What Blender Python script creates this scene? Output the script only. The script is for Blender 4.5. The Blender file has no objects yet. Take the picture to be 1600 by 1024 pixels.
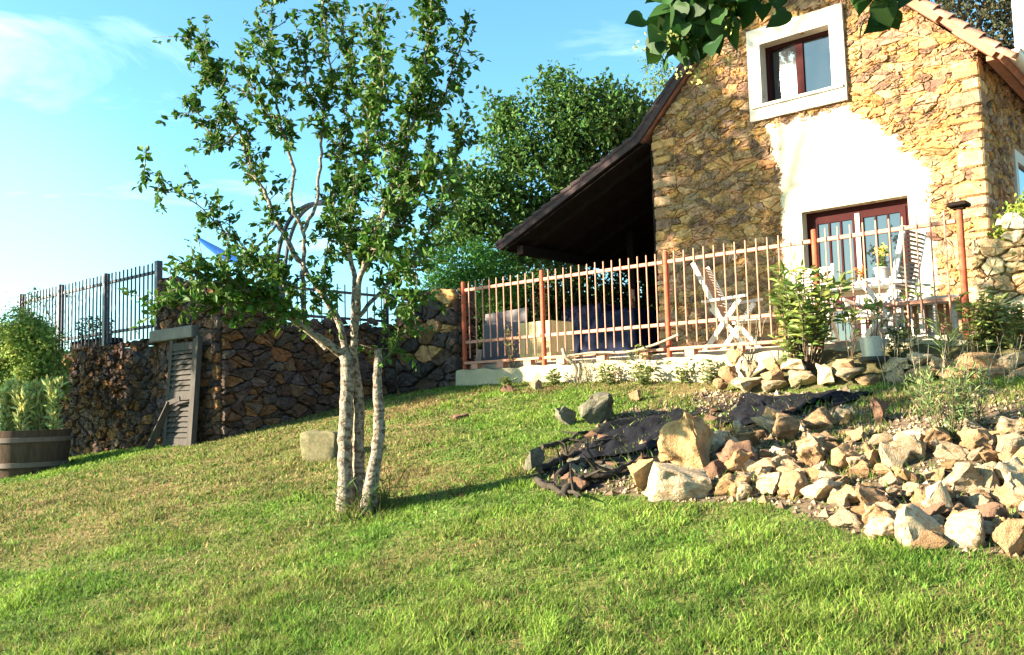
import bpy, bmesh, math, random
import numpy as np
from mathutils import Vector, Matrix, noise as mnoise

scene = bpy.context.scene
C = scene.collection
random.seed(7)
RNG = np.random.default_rng(11)

# ------------------------------------------------------------------ camera
FPX = 1420.0                      # focal length in pixels of a 1600 wide frame
PITCH, ROLL = math.radians(4.87), math.radians(1.55)
EYE = np.array([0.0, 0.0, 1.6])
_f = np.array([0, math.cos(PITCH), math.sin(PITCH)])
_u = np.array([0, -math.sin(PITCH), math.cos(PITCH)])
_r = np.array([1.0, 0, 0])
CUP = _u * math.cos(ROLL) + _r * math.sin(ROLL)
CRT = _r * math.cos(ROLL) - _u * math.sin(ROLL)
cam = bpy.data.cameras.new('camera')
cam.sensor_fit = 'HORIZONTAL'
cam.sensor_width = 36
cam.lens = 36 * FPX / 1600
cam.clip_start, cam.clip_end = 0.05, 2000
camo = bpy.data.objects.new('camera', cam)
C.objects.link(camo)
m = Matrix.Identity(4)
for i in range(3):
    m[i][0], m[i][1], m[i][2], m[i][3] = CRT[i], CUP[i], -_f[i], EYE[i]
camo.matrix_world = m
scene.camera = camo

# ------------------------------------------------------------------ light
SUN = np.array([-0.9358, -0.1480, 0.3213]); SUN /= np.linalg.norm(SUN)
SUN_EL = math.asin(SUN[2])
world = bpy.data.worlds.new('World')
scene.world = world
world.use_nodes = True
nt = world.node_tree
nt.nodes.clear()
N = nt.nodes.new
sky = N('ShaderNodeTexSky')
sky.sky_type = 'NISHITA'
sky.sun_disc = False
sky.sun_elevation = SUN_EL
sky.sun_rotation = math.atan2(SUN[0], SUN[1])
sky.altitude = 200
sky.air_density = 1.0
sky.dust_density = .9
sky.ozone_density = 1.0
tint = N('ShaderNodeMix'); tint.data_type = 'RGBA'; tint.blend_type = 'MULTIPLY'
tint.inputs[0].default_value = 1.0
tint.inputs[7].default_value = (0.72, 1.22, 1.32, 1)
nt.links.new(sky.outputs[0], tint.inputs[6])
# thin cirrus
def pray0(x, y):
    return _f * FPX + CRT * (x - 800) + CUP * (512 - y)


tc = N('ShaderNodeTexCoord')
mp = N('ShaderNodeMapping'); mp.inputs['Scale'].default_value = (1.3, 3.2, 7.5)
mp.inputs['Rotation'].default_value = (0.25, -0.55, 0.2)
nt.links.new(tc.outputs['Generated'], mp.inputs['Vector'])
no = N('ShaderNodeTexNoise'); no.inputs['Scale'].default_value = 1.35
no.inputs['Detail'].default_value = 7; no.inputs['Roughness'].default_value = 0.55
no.inputs['Distortion'].default_value = 0.5
nt.links.new(mp.outputs[0], no.inputs['Vector'])
rp = N('ShaderNodeMapRange'); rp.inputs[1].default_value = 0.54; rp.inputs[2].default_value = 0.92
rp.inputs[3].default_value = 0.0; rp.inputs[4].default_value = 0.75
nt.links.new(no.outputs[0], rp.inputs[0])
# paler, hazier sky low on the left of the view
_hd = pray0(-150, 520); _hd /= np.linalg.norm(_hd)
dt = N('ShaderNodeVectorMath'); dt.operation = 'DOT_PRODUCT'
nv = N('ShaderNodeVectorMath'); nv.operation = 'NORMALIZE'
nt.links.new(tc.outputs['Generated'], nv.inputs[0]); nt.links.new(nv.outputs[0], dt.inputs[0])
dt.inputs[1].default_value = tuple(_hd)
hz = N('ShaderNodeMapRange'); hz.interpolation_type = 'SMOOTHSTEP'
hz.inputs[1].default_value = .95; hz.inputs[2].default_value = 1.0; hz.inputs[4].default_value = .10
nt.links.new(dt.outputs['Value'], hz.inputs[0])
mxm = N('ShaderNodeMath'); mxm.operation = 'MAXIMUM'
nt.links.new(rp.outputs[0], mxm.inputs[0]); nt.links.new(hz.outputs[0], mxm.inputs[1])
cl = N('ShaderNodeMix'); cl.data_type = 'RGBA'
cl.inputs[7].default_value = (10.0, 11.0, 11.5, 1)
nt.links.new(mxm.outputs[0], cl.inputs[0])
nt.links.new(tint.outputs[2], cl.inputs[6])
bg = N('ShaderNodeBackground'); bg.inputs[1].default_value = 0.050
nt.links.new(cl.outputs[2], bg.inputs[0])
wo = N('ShaderNodeOutputWorld'); nt.links.new(bg.outputs[0], wo.inputs[0])

sl = bpy.data.lights.new('sun', 'SUN')
sl.energy = 5.0
sl.angle = math.radians(0.5)
sl.color = (1.0, 0.87, 0.66)
so = bpy.data.objects.new('sun', sl)
C.objects.link(so)
so.rotation_euler = Vector(SUN).to_track_quat('Z', 'Y').to_euler()

scene.view_settings.view_transform = 'Standard'
scene.view_settings.look = 'None'
scene.view_settings.exposure = 2.65
scene.view_settings.gamma = 1
scene.cycles.use_denoising = True
scene.cycles.max_bounces = 6
scene.cycles.transparent_max_bounces = 6
scene.cycles.caustics_reflective = False
scene.cycles.caustics_refractive = False

# ------------------------------------------------------------------ frames
_a = math.atan(1660 / FPX)
HD = np.array([-math.sin(_a), math.cos(_a), 0])     # along the gable, away from the viewer
HN = np.array([-math.cos(_a), -math.sin(_a), 0])    # out of the gable
THETA = math.atan2(-HD[1], -HD[0])


def pray(x, y):
    return _f * FPX + CRT * (x - 800) + CUP * (512 - y)


def on_z(x, y, Z):
    v = pray(x, y)
    return EYE + v * ((Z - EYE[2]) / v[2])


def at_y(x, y, Y):
    v = pray(x, y)
    return EYE + v * (Y / v[1])


P0 = on_z(1502, 520, 2.17)
P0[2] = 0


def W(s, e, z=0.0):
    """house frame (along fence, behind fence, height) to world"""
    return P0 - HD * s - HN * e + np.array([0, 0, z])


def SE(p):
    q = np.asarray(p) - P0
    return float(q @ -HD), float(q @ -HN), float(p[2])


def on_e(x, y, e):
    """pixel on the plane parallel to the gable, e behind the fence -> (s, z)"""
    v = pray(x, y)
    P = W(0, e)
    t = ((P - EYE) @ HN) / (v @ HN)
    s, ee, z = SE(EYE + v * t)
    return s, z


# ------------------------------------------------------------------ ground heights
_cp = np.array([
    (0, 0, 0), (-3, 0, -.2), (3, 0, .2), (-1.23, 7.15, .806), (0, 4.1, .47), (-2.6, 4.7, .38), (2.3, 4.1, .62),
    (-3.63, 11.42, 1.27), (-6.9, 14.25, .93), (-1.75, 13.8, 1.78), (-2.6, 12.75, 1.58), (-.67, 12.9, 1.90), (2.1, 10.5, 1.83),
    (2.5, 9.6, 1.71), (3.75, 7.9, 1.68), (1.27, 6, .90), (.93, 6.6, .98), (1.85, 5.25, .86), (2.2, 4.8, .77),
    (1.9, 9.0, 1.5), (2.94, 7.6, 1.48), (3.5, 6.6, 1.47), (2.17, 7, 1.24), (2.9, 5.9, 1.16), (0.2, 8.2, 1.18),
    (-10, 10, .25), (-12, 3, -.7), (-20, 20, -1.5), (10, 3, 1.4), (10, 9, 2.0), (0, 22, 2.0), (10, 22, 2.0),
    (-8, 22, 1.0), (0, -10, -1.2), (-10, -10, -2.2), (10, -10, -.4), (-5.5, 8.2, .62), (-9, 15, .5), (6, 12, 1.95)], float)


def _tps(r2):
    return 0.5 * r2 * np.log(np.maximum(r2, 1e-9))


_n = len(_cp)
_K = _tps(((_cp[:, None, :2] - _cp[None, :, :2]) ** 2).sum(-1)) + np.eye(_n) * 0.08
_Pm = np.hstack([np.ones((_n, 1)), _cp[:, :2]])
_M = np.vstack([np.hstack([_K, _Pm]), np.hstack([_Pm.T, np.zeros((3, 3))])])
_w = np.linalg.solve(_M, np.concatenate([_cp[:, 2], np.zeros(3)]))


def gz(X, Y):
    X = np.atleast_1d(np.asarray(X, float)); Y = np.atleast_1d(np.asarray(Y, float))
    out = np.empty(X.shape)
    Xf, Yf, of = X.ravel(), Y.ravel(), out.ravel()
    for i in range(0, len(Xf), 20000):
        x, y = Xf[i:i + 20000], Yf[i:i + 20000]
        cx, cy = np.clip(x, -20, 12), np.clip(y, -10, 22)
        r2 = (cx[:, None] - _cp[None, :, 0]) ** 2 + (cy[:, None] - _cp[None, :, 1]) ** 2
        z = _tps(r2) @ _w[:_n] + _w[_n] + _w[_n + 1] * cx + _w[_n + 2] * cy
        q = (np.stack([x, y], 1) - P0[:2]) @ -HN[:2]
        z = np.where(q > 0.05, np.minimum(z, 2.02), z)
        dist = np.hypot(x - cx, y - cy)
        z = z - 0.10 * dist
        z += 0.012 * np.sin(x * 3.1 + 1.3 * np.sin(y * 2.3)) * np.sin(y * 2.7 + 0.7 * np.sin(x * 1.9))
        of[i:i + 20000] = z
    return of.reshape(X.shape)


def g1(x, y):
    return float(gz([x], [y])[0])


def on_ground(px, py, lift=0.0):
    v = pray(px, py); v = v / v[1]
    ys = np.linspace(2.5, 16, 500)
    X = EYE[0] + v[0] * ys; Z = EYE[2] + v[2] * ys
    d = Z - (gz(X, ys) + lift)
    k = np.argmax(d < 0)
    if d[k] >= 0:
        k = len(ys) - 1
    return np.array([X[k], ys[k], Z[k]])


# ------------------------------------------------------------------ materials
def mat(name, col=(.5, .5, .5), rough=.8, attr=False, var=0.0, vscale=6.0, bump=0.0, bscale=30.0, objrand=0.0,
        transl=0.0, metal=0.0, spec=0.5, coat=0.0, var2=None, stretch=None, detail=6):
    mt = bpy.data.materials.new(name)
    mt.use_nodes = True
    t = mt.node_tree
    b = t.nodes['Principled BSDF']
    L = t.links.new
    b.inputs['Roughness'].default_value = rough
    b.inputs['Metallic'].default_value = metal
    b.inputs['Specular IOR Level'].default_value = spec
    b.inputs['Coat Weight'].default_value = coat
    if attr:
        a = t.nodes.new('ShaderNodeAttribute'); a.attribute_name = 'Col'
        out = a.outputs['Color']
    else:
        c = t.nodes.new('ShaderNodeRGB'); c.outputs[0].default_value = (*col, 1)
        out = c.outputs[0]
    tcn = t.nodes.new('ShaderNodeTexCoord')
    vec = tcn.outputs['Object']
    if stretch:
        mpn = t.nodes.new('ShaderNodeMapping'); mpn.inputs['Scale'].default_value = stretch
        L(vec, mpn.inputs['Vector']); vec = mpn.outputs[0]

    def noise(scale, det=detail):
        n_ = t.nodes.new('ShaderNodeTexNoise')
        n_.inputs['Scale'].default_value = scale; n_.inputs['Detail'].default_value = det
        n_.inputs['Roughness'].default_value = .62
        L(vec, n_.inputs['Vector'])
        return n_.outputs[0]

    def mul(o, fac, lo, hi):
        r_ = t.nodes.new('ShaderNodeMapRange')
        r_.inputs[1].default_value, r_.inputs[2].default_value = .28, .72
        r_.inputs[3].default_value, r_.inputs[4].default_value = lo, hi
        L(fac, r_.inputs[0])
        x_ = t.nodes.new('ShaderNodeMix'); x_.data_type = 'RGBA'; x_.blend_type = 'MULTIPLY'
        x_.inputs[0].default_value = 1
        L(o, x_.inputs[6]); L(r_.outputs[0], x_.inputs[7])
        return x_.outputs[2]
    if var:
        out = mul(out, noise(vscale), 1 - var, 1 + var)
    if var2:
        fac, scl, c2, lo, hi = var2     # second colour in blotches
        r_ = t.nodes.new('ShaderNodeMapRange')
        r_.inputs[1].default_value, r_.inputs[2].default_value = lo, hi
        r_.inputs[4].default_value = fac
        L(noise(scl), r_.inputs[0])
        x_ = t.nodes.new('ShaderNodeMix'); x_.data_type = 'RGBA'
        x_.inputs[7].default_value = (*c2, 1)
        L(r_.outputs[0], x_.inputs[0]); L(out, x_.inputs[6])
        out = x_.outputs[2]
    if objrand:
        oi = t.nodes.new('ShaderNodeObjectInfo')
        h = t.nodes.new('ShaderNodeHueSaturation')
        r_ = t.nodes.new('ShaderNodeMapRange')
        r_.inputs[3].default_value, r_.inputs[4].default_value = 1 - objrand, 1 + objrand
        L(oi.outputs['Random'], r_.inputs[0]); L(r_.outputs[0], h.inputs['Value'])
        L(out, h.inputs['Color']); out = h.outputs[0]
    L(out, b.inputs['Base Color'])
    if bump:
        bn = t.nodes.new('ShaderNodeBump')
        bn.inputs['Strength'].default_value = bump
        bn.inputs['Distance'].default_value = 0.03
        L(noise(bscale), bn.inputs['Height']); L(bn.outputs[0], b.inputs['Normal'])
    if transl:
        tr = t.nodes.new('ShaderNodeBsdfTranslucent')
        L(out, tr.inputs[0])
        mx = t.nodes.new('ShaderNodeMixShader'); mx.inputs[0].default_value = transl
        L(b.outputs[0], mx.inputs[1]); L(tr.outputs[0], mx.inputs[2])
        L(mx.outputs[0], t.nodes['Material Output'].inputs['Surface'])
    return mt


M = dict(
    stone=mat('rubble_stone', attr=True, rough=.95, var=.45, vscale=13, bump=1.0, bscale=22, spec=.1),
    mortar=mat('ochre_lime_mortar', (.30, .215, .12), rough=.95, var=.3, vscale=6, bump=.6, bscale=60, spec=.1),
    dmortar=mat('dark_earth_mortar', (.06, .042, .03), rough=.95, var=.3, vscale=5, bump=.6, bscale=50, spec=.1),
    plaster=mat('cream_plaster', (.56, .47, .34), rough=.95, var=.16, vscale=2.5, bump=.8, bscale=16, spec=.05, var2=(.5, 1.6, (.42, .32, .19), .5, .72)),
    surround=mat('pale_render_surround', (.50, .44, .37), rough=.85, var=.12, vscale=3, bump=.15, bscale=50, spec=.2),
    wine=mat('wine_red_joinery', (.036, .0095, .0095), rough=.85, spec=.08, var=.15, vscale=8, bump=.05),
    tile=mat('terracotta_tile', (.36, .15, .10), rough=.85, var=.35, vscale=7, bump=.3, bscale=40, spec=.2,
             var2=(.6, 3.0, (.33, .26, .22), .5, .75)),
    dtile=mat('dark_roof_edge', (.045, .028, .030), rough=.85, var=.3, vscale=6, bump=.3, bscale=40, spec=.2),  # darker than the tiles of the right rake
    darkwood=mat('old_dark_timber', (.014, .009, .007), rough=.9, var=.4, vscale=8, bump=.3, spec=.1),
    zinc=mat('pale_zinc_gutter', (.62, .55, .48), rough=.5, var=.12, vscale=5, spec=.5),
    redpost=mat('red_brown_post_paint', (.30, .065, .028), rough=.7, spec=.2, var=.25, vscale=14, bump=.1, var2=(.6, 9, (.26, .12, .07), .55, .75)),
    rail=mat('salmon_rail_paint', (.45, .205, .14), rough=.75, spec=.2, var=.2, vscale=12, bump=.1, var2=(.6, 7, (.34, .15, .08), .55, .72)),
    navy=mat('dark_navy_metal', (.018, .020, .04), rough=.5, var=.2, vscale=20),
    concrete=mat('grey_concrete', (.13, .115, .10), rough=.9, var=.25, vscale=6, bump=.3, bscale=50),
    palewall=mat('weathered_pale_render', (.38, .31, .20), rough=.92, var=.25, vscale=3.5, bump=.5, bscale=25,
                 var2=(.7, 2.2, (.26, .23, .14), .52, .72)),
    shutter=mat('grey_brown_shutter', (.058, .051, .046), rough=.9, spec=.1, var=.3, vscale=10, bump=.2, stretch=(3, 3, .6)),
    greywood=mat('silvered_timber', (.33, .30, .27), rough=.8, var=.3, vscale=9, bump=.2, stretch=(1, 1, 4)),
    whitewood=mat('bleached_teak', (.60, .53, .45), rough=.7, var=.15, vscale=9, bump=.1),
    brownslat=mat('brown_slat_wood', (.27, .13, .07), rough=.7, var=.25, vscale=12, bump=.1),
    bark=mat('pale_lichen_bark', (.25, .21, .165), rough=.95, var=.45, vscale=22, bump=1.0, bscale=30,
             var2=(.9, 26, (.065, .042, .028), .47, .60), stretch=(1.0, 1.0, 1.3), spec=.1),
    darkbark=mat('brown_bark', (.095, .068, .045), rough=.95, var=.4, vscale=10, bump=.8, bscale=30, spec=.1),
    leaf=mat('leaf', attr=True, rough=.6, transl=.30, spec=.22),
    needle=mat('soft_leaf', attr=True, rough=.7, transl=.3, spec=.2),
    grass=mat('grass_blade', attr=True, rough=.7, transl=.4, spec=.25),
    block=mat('lichen_limestone_block', (.21, .18, .10), rough=.95, var=.3, vscale=7, bump=.8, bscale=22,
              var2=(.7, 5, (.11, .12, .055), .48, .66), spec=.1),
    rock_cream=mat('cream_limestone', (.50, .385, .25), rough=.92, var=.25, vscale=5, bump=1.0, bscale=11, objrand=.30, spec=.15,
                   var2=(.8, 3.2, (.30, .16, .065), .48, .66)),
    rock_tan=mat('tan_sandstone', (.42, .25, .13), rough=.92, var=.3, vscale=5, bump=1.0, bscale=11, objrand=.32, spec=.15,
                 var2=(.7, 3, (.17, .10, .06), .48, .68)),
    rock_ochre=mat('ochre_ironstone', (.36, .215, .10), rough=.92, var=.35, vscale=4, bump=.8, bscale=14, objrand=.25, spec=.15,
                   var2=(.6, 3, (.48, .38, .2), .5, .72)),
    rock_brown=mat('brown_sandstone', (.17, .095, .06), rough=.92, var=.3, vscale=5, bump=.7, bscale=16, objrand=.2, spec=.15),
    rock_grey=mat('mossy_grey_rock', (.17, .15, .11), rough=.95, var=.35, vscale=5, bump=.8, bscale=14, objrand=.2, spec=.1,
                  var2=(.8, 3.5, (.08, .10, .03), .48, .68)),
    fabric=mat('black_weed_fabric', (.008, .008, .011), rough=.85, var=.4, vscale=12, bump=.5, bscale=20, spec=.12),
    soil=mat('dry_soil', attr=True, rough=.95, var=.35, vscale=10, bump=.8, bscale=30, spec=.1),
    grit=mat('limestone_grit', attr=True, rough=.95, var=.2, vscale=30, spec=.1),
    terrace=mat('terrace_paving', (.36, .30, .23), rough=.9, var=.25, vscale=4, bump=.3),
    galv=mat('dull_grey_metal', (.36, .34, .32), rough=.4, metal=.25, var=.12, vscale=9),
    terracotta=mat('terracotta_pot', (.36, .15, .08), rough=.85, var=.2, vscale=9),
    blackpot=mat('black_plastic_pot', (.02, .02, .022), rough=.45),
    blue=mat('glossy_blue_cover', (.012, .07, .30), rough=.25, var=.2, vscale=5, spec=.6),
    tarp=mat('blue_tarpaulin', (.004, .008, .026), rough=.8, spec=.15, var=.3, vscale=5, bump=.3, bscale=9),
    sheet=mat('grey_brown_board', (.13, .105, .10), rough=.8, var=.2, vscale=5),
    crate=mat('straw_yellow_wood', (.58, .43, .20), rough=.75, var=.2, vscale=8, bump=.15, stretch=(1, 1, .3)),
    barrel=mat('weathered_barrel_oak', (.075, .048, .033), rough=.9, spec=.1, var=.35, vscale=9, bump=.3, stretch=(3, 3, .5)),
    hoop=mat('rusty_hoop', (.12, .08, .06), rough=.7, var=.3, vscale=15),
    render_white=mat('white_render', (.82, .81, .78), rough=.85, var=.05, vscale=3),
    petal=mat('flower_petal', attr=True, rough=.6, transl=.25),
    twig=mat('grey_dead_twig', (.26, .21, .15), rough=.9, var=.3, vscale=15, bump=.3),
    log=mat('dark_log', (.045, .036, .028), rough=.95, var=.5, vscale=7, bump=.8, bscale=20, spec=.1),  # nearly black tone for the dead branches
)


def glass_mat():
    mt = bpy.data.materials.new('window_glass')
    mt.use_nodes = True
    b = mt.node_tree.nodes['Principled BSDF']
    b.inputs['Base Color'].default_value = (.012, .014, .018, 1)
    b.inputs['Roughness'].default_value = .014
    b.inputs['IOR'].default_value = 2.1
    b.inputs['Coat Weight'].default_value = 0.0
    b.inputs['Coat Roughness'].default_value = .02
    return mt


M['glass'] = glass_mat()

# ------------------------------------------------------------------ object helpers


def tag(o, label=None, cat=None, group=None, kind=None):
    if label: o['label'] = label
    if cat: o['category'] = cat
    if group: o['group'] = group
    if kind: o['kind'] = kind
    return o


def thing(name, label, cat, loc=(0, 0, 0), rz=0.0, group=None):
    o = bpy.data.objects.new(name, None)
    C.objects.link(o)
    o.empty_display_size = .1
    o.location = Vector(loc); o.rotation_euler = (0, 0, rz)
    return tag(o, label, cat, group)


def hthing(name, label, cat, s, e, z, group=None):
    """a thing in the house frame; its parts are built in (s,e,z) and shifted to its base"""
    o = thing(name, label, cat, W(s, e, z), THETA, group)
    o['_org'] = (float(s), float(e), float(z))
    return o


def fast_mesh(name, V, F, cols=None, smooth=False):
    """V (n,3); F list of (k,m) int arrays of equal-size faces"""
    me = bpy.data.meshes.new(name)
    V = np.ascontiguousarray(V, np.float32)
    me.vertices.add(len(V)); me.vertices.foreach_set('co', V.ravel())
    idx = np.concatenate([f.ravel() for f in F]).astype(np.int32)
    tot = np.concatenate([np.full(len(f), f.shape[1]) for f in F]).astype(np.int32)
    st = np.concatenate([[0], np.cumsum(tot)[:-1]]).astype(np.int32)
    me.loops.add(len(idx)); me.loops.foreach_set('vertex_index', idx)
    me.polygons.add(len(tot)); me.polygons.foreach_set('loop_start', st)
    me.polygons.foreach_set('use_smooth', np.full(len(tot), smooth))
    if cols is not None:
        a = me.color_attributes.new('Col', 'FLOAT_COLOR', 'POINT')
        c = np.ones((len(V), 4), np.float32); c[:, :3] = cols
        a.data.foreach_set('color', c.ravel())
    me.update(calc_edges=True)
    return me


class MB:
    def __init__(s):
        s.v, s.f, s.c = [], [], []
        s.col = (1, 1, 1)

    def add(s, vs, fs, col=None):
        o = len(s.v)
        s.v += [tuple(map(float, p)) for p in vs]
        s.f += [tuple(i + o for i in f) for f in fs]
        s.c += [col or s.col] * len(vs)

    def box(s, a, b, rot=None, piv=None, bev=0.0):
        (x0, y0, z0), (x1, y1, z1) = a, b
        x0, x1 = min(x0, x1), max(x0, x1); y0, y1 = min(y0, y1), max(y0, y1); z0, z1 = min(z0, z1), max(z0, z1)
        if bev:
            k = bev
            vs = []
            for z, i in ((z0, k), (z0 + k, 0), (z1 - k, 0), (z1, k)):
                xa, xb, ya, yb = x0 + i, x1 - i, y0 + i, y1 - i
                vs += [(xa + k, ya, z), (xb - k, ya, z), (xb, ya + k, z), (xb, yb - k, z), (xb - k, yb, z), (xa + k, yb, z), (xa, yb - k, z), (xa, ya + k, z)]
            fs = [tuple(range(7, -1, -1)), tuple(range(24, 32))]
            for q in range(3):
                for j in range(8):
                    fs.append((q * 8 + j, q * 8 + (j + 1) % 8, q * 8 + 8 + (j + 1) % 8, q * 8 + 8 + j))
        else:
            vs = [(x0, y0, z0), (x1, y0, z0), (x1, y1, z0), (x0, y1, z0), (x0, y0, z1), (x1, y0, z1), (x1, y1, z1), (x0, y1, z1)]
            fs = [(3, 2, 1, 0), (4, 5, 6, 7), (0, 1, 5, 4), (1, 2, 6, 5), (2, 3, 7, 6), (3, 0, 4, 7)]
        if rot is not None:
            R = np.array(rot); p = np.array(piv if piv is not None else (0, 0, 0))
            vs = [R @ (np.array(q) - p) + p for q in vs]
        s.add(vs, fs)
        return s

    def beam(s, p, q, w, h, up=(0, 0, 1)):
        """rectangular bar from p to q, w across, h along up"""
        p, q = np.array(p, float), np.array(q, float)
        a = (q - p) / np.linalg.norm(q - p)
        r = np.cross(a, up); r /= np.linalg.norm(r)
        u = np.cross(r, a)
        vs = [c + r * i * w / 2 + u * j * h / 2 for c in (p, q) for i, j in ((-1, -1), (1, -1), (1, 1), (-1, 1))]
        s.add(vs, [(0, 1, 2, 3), (7, 6, 5, 4), (1, 0, 4, 5), (2, 1, 5, 6), (3, 2, 6, 7), (0, 3, 7, 4)])
        return s

    def tube(s, pts, rad, n=8, cap=True, jit=0.0):
        P = np.array(pts, float)
        k = len(P)
        if np.isscalar(rad): rad = [rad] * k
        T = np.gradient(P, axis=0)
        T /= np.maximum(np.linalg.norm(T, axis=1, keepdims=True), 1e-9)
        ref = np.array([0, 0, 1.0]) if abs(T[0][2]) < .9 else np.array([1.0, 0, 0])
        r = np.cross(T[0], ref); r /= np.linalg.norm(r)
        vs = []
        for i in range(k):
            r = r - T[i] * (r @ T[i]); r /= np.linalg.norm(r)
            u = np.cross(T[i], r)
            for j in range(n):
                a = 2 * math.pi * j / n
                q = rad[i] * (1 + (random.uniform(-jit, jit) if jit else 0))
                vs.append(P[i] + (r * math.cos(a) + u * math.sin(a)) * q)
        fs = [(i * n + j, i * n + (j + 1) % n, (i + 1) * n + (j + 1) % n, (i + 1) * n + j) for i in range(k - 1) for j in range(n)]
        if cap:
            fs += [tuple(range(n - 1, -1, -1)), tuple(range((k - 1) * n, k * n))]
        s.add(vs, fs)
        return s

    def lathe(s, prof, n=24, c=(0, 0, 0)):
        vs = []
        for r, z in prof:
            for j in range(n):
                a = 2 * math.pi * j / n
                vs.append((c[0] + r * math.cos(a), c[1] + r * math.sin(a), c[2] + z))
        k = len(prof)
        fs = [(i * n + j, i * n + (j + 1) % n, (i + 1) * n + (j + 1) % n, (i + 1) * n + j) for i in range(k - 1) for j in range(n)]
        fs += [tuple(range(n - 1, -1, -1)), tuple(range((k - 1) * n, k * n))]
        s.add(vs, fs)
        return s

    def build(s, name, mt, parent=None, org=None, frame=None, sharp=35):
        V = np.array(s.v, float)
        if parent is not None and '_org' in parent.keys():
            V = V - np.array(parent['_org'][:])
        elif org is not None:
            V = V - np.array(org)
        me = bpy.data.meshes.new(name)
        me.from_pydata(V.tolist(), [], s.f)
        if any(c != (1, 1, 1) for c in s.c):
            a = me.color_attributes.new('Col', 'FLOAT_COLOR', 'POINT')
            c4 = np.ones((len(V), 4), np.float32); c4[:, :3] = np.array(s.c)
            a.data.foreach_set('color', c4.ravel())
        me.polygons.foreach_set('use_smooth', [True] * len(me.polygons))
        me.set_sharp_from_angle(angle=math.radians(sharp))
        me.materials.append(M[mt] if isinstance(mt, str) else mt)
        o = bpy.data.objects.new(name, me)
        C.objects.link(o)
        if parent is not None:
            o.parent = parent
        elif org is not None:
            if frame == 'H':
                o.location = Vector(W(*org)); o.rotation_euler = (0, 0, THETA)
            else:
                o.location = Vector(org)
        return o


def link_mesh(name, me, mt, parent=None):
    me.materials.append(M[mt] if isinstance(mt, str) else mt)
    o = bpy.data.objects.new(name, me)
    C.objects.link(o)
    if parent is not None: o.parent = parent
    return o


def copy_tree(o, parent=None):
    c = o.copy(); C.objects.link(c)
    if parent is not None: c.parent = parent
    for ch in list(o.children): copy_tree(ch, c)
    return c


def part_copy(o, parent, dl):
    """another copy of a part, moved by dl in its parent's frame"""
    c = o.copy(); C.objects.link(c); c.parent = parent
    c.location = Vector(o.location) + Vector(dl)
    return c


def unit(v):
    v = np.asarray(v, float)
    return v / np.maximum(np.linalg.norm(v, axis=-1, keepdims=True), 1e-9)


def leaf_mesh(name, P, A, L, Wd, cols, rng, droop=.0, fold=.22, updir=.6):
    """many leaves, each four triangles folded along its midrib"""
    P = np.asarray(P); n = len(P)
    A = unit(A)
    Nn = rng.normal(size=(n, 3)); Nn[:, 2] = np.abs(Nn[:, 2]) + updir
    Nn = unit(Nn - A * (Nn * A).sum(1, keepdims=True))
    S = np.cross(A, Nn)
    L = np.broadcast_to(L, (n,))[:, None]; Wd = np.broadcast_to(Wd, (n,))[:, None]
    base = P
    mid = P + A * L * .48 - Nn * L * .02
    lf = P + A * L * .42 + S * Wd * .5 + Nn * Wd * fold
    rt = P + A * L * .42 - S * Wd * .5 + Nn * Wd * fold
    l2 = P + A * L * .74 + S * Wd * .36 + Nn * (Wd * fold * .6 - L * .04)
    r2 = P + A * L * .74 - S * Wd * .36 + Nn * (Wd * fold * .6 - L * .04)
    tip = P + A * L - Nn * L * (.10 + droop)
    V = np.stack([base, mid, lf, rt, l2, r2, tip], 1).reshape(-1, 3)
    k = np.arange(n)[:, None] * 7
    T = np.concatenate([k + np.array([[0, 3, 1]]), k + np.array([[0, 1, 2]]), k + np.array([[1, 6, 4]]), k + np.array([[1, 5, 6]])])
    Q = np.concatenate([k + np.array([[1, 3, 5, 1]])[:, :3], k + np.array([[1, 4, 2]])])
    return fast_mesh(name, V, [np.concatenate([T, Q])], np.repeat(cols, 7, 0), smooth=False)


def heart_leaves(name, P, A, L, cols, rng):
    """broad heart shaped leaves with a curved blade and a pointed tip"""
    n = len(P)
    prof = [(-.03, .0), (-.09, .18), (-.03, .36), (.14, .45), (.34, .43), (.55, .32), (.74, .17), (.88, .06), (1.0, .0)]
    A = unit(A)
    Nn = rng.normal(size=(n, 3)) + np.array([0, -.8, .25]); Nn = unit(Nn - A * (Nn * A).sum(1, keepdims=True))
    S = np.cross(A, Nn)
    L = np.asarray(L)[:, None]
    fold = rng.uniform(.05, .22, (n, 1)); curl = rng.uniform(.02, .25, (n, 1))
    rows = []
    for t, w in prof:
        tm = max(t, 0)
        dn = -Nn * L * curl * tm * tm
        c = P + A * L * tm + dn
        e1 = P + A * L * t + dn
        rows += [c, e1 + S * L * w + Nn * L * w * fold, e1 - S * L * w + Nn * L * w * fold]
    V = np.stack(rows, 1).reshape(-1, 3)
    m_ = len(prof) * 3
    f = []
    for i in range(len(prof) - 1):
        a, b = 3 * i, 3 * i + 3
        f += [(a, b, b + 1), (a, b + 1, a + 1), (a, a + 2, b + 2), (a, b + 2, b)]
    F = (np.arange(n)[:, None, None] * m_ + np.array(f)[None]).reshape(-1, 3)
    return fast_mesh(name, V, [F], np.repeat(cols, m_, 0), smooth=True)


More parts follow.
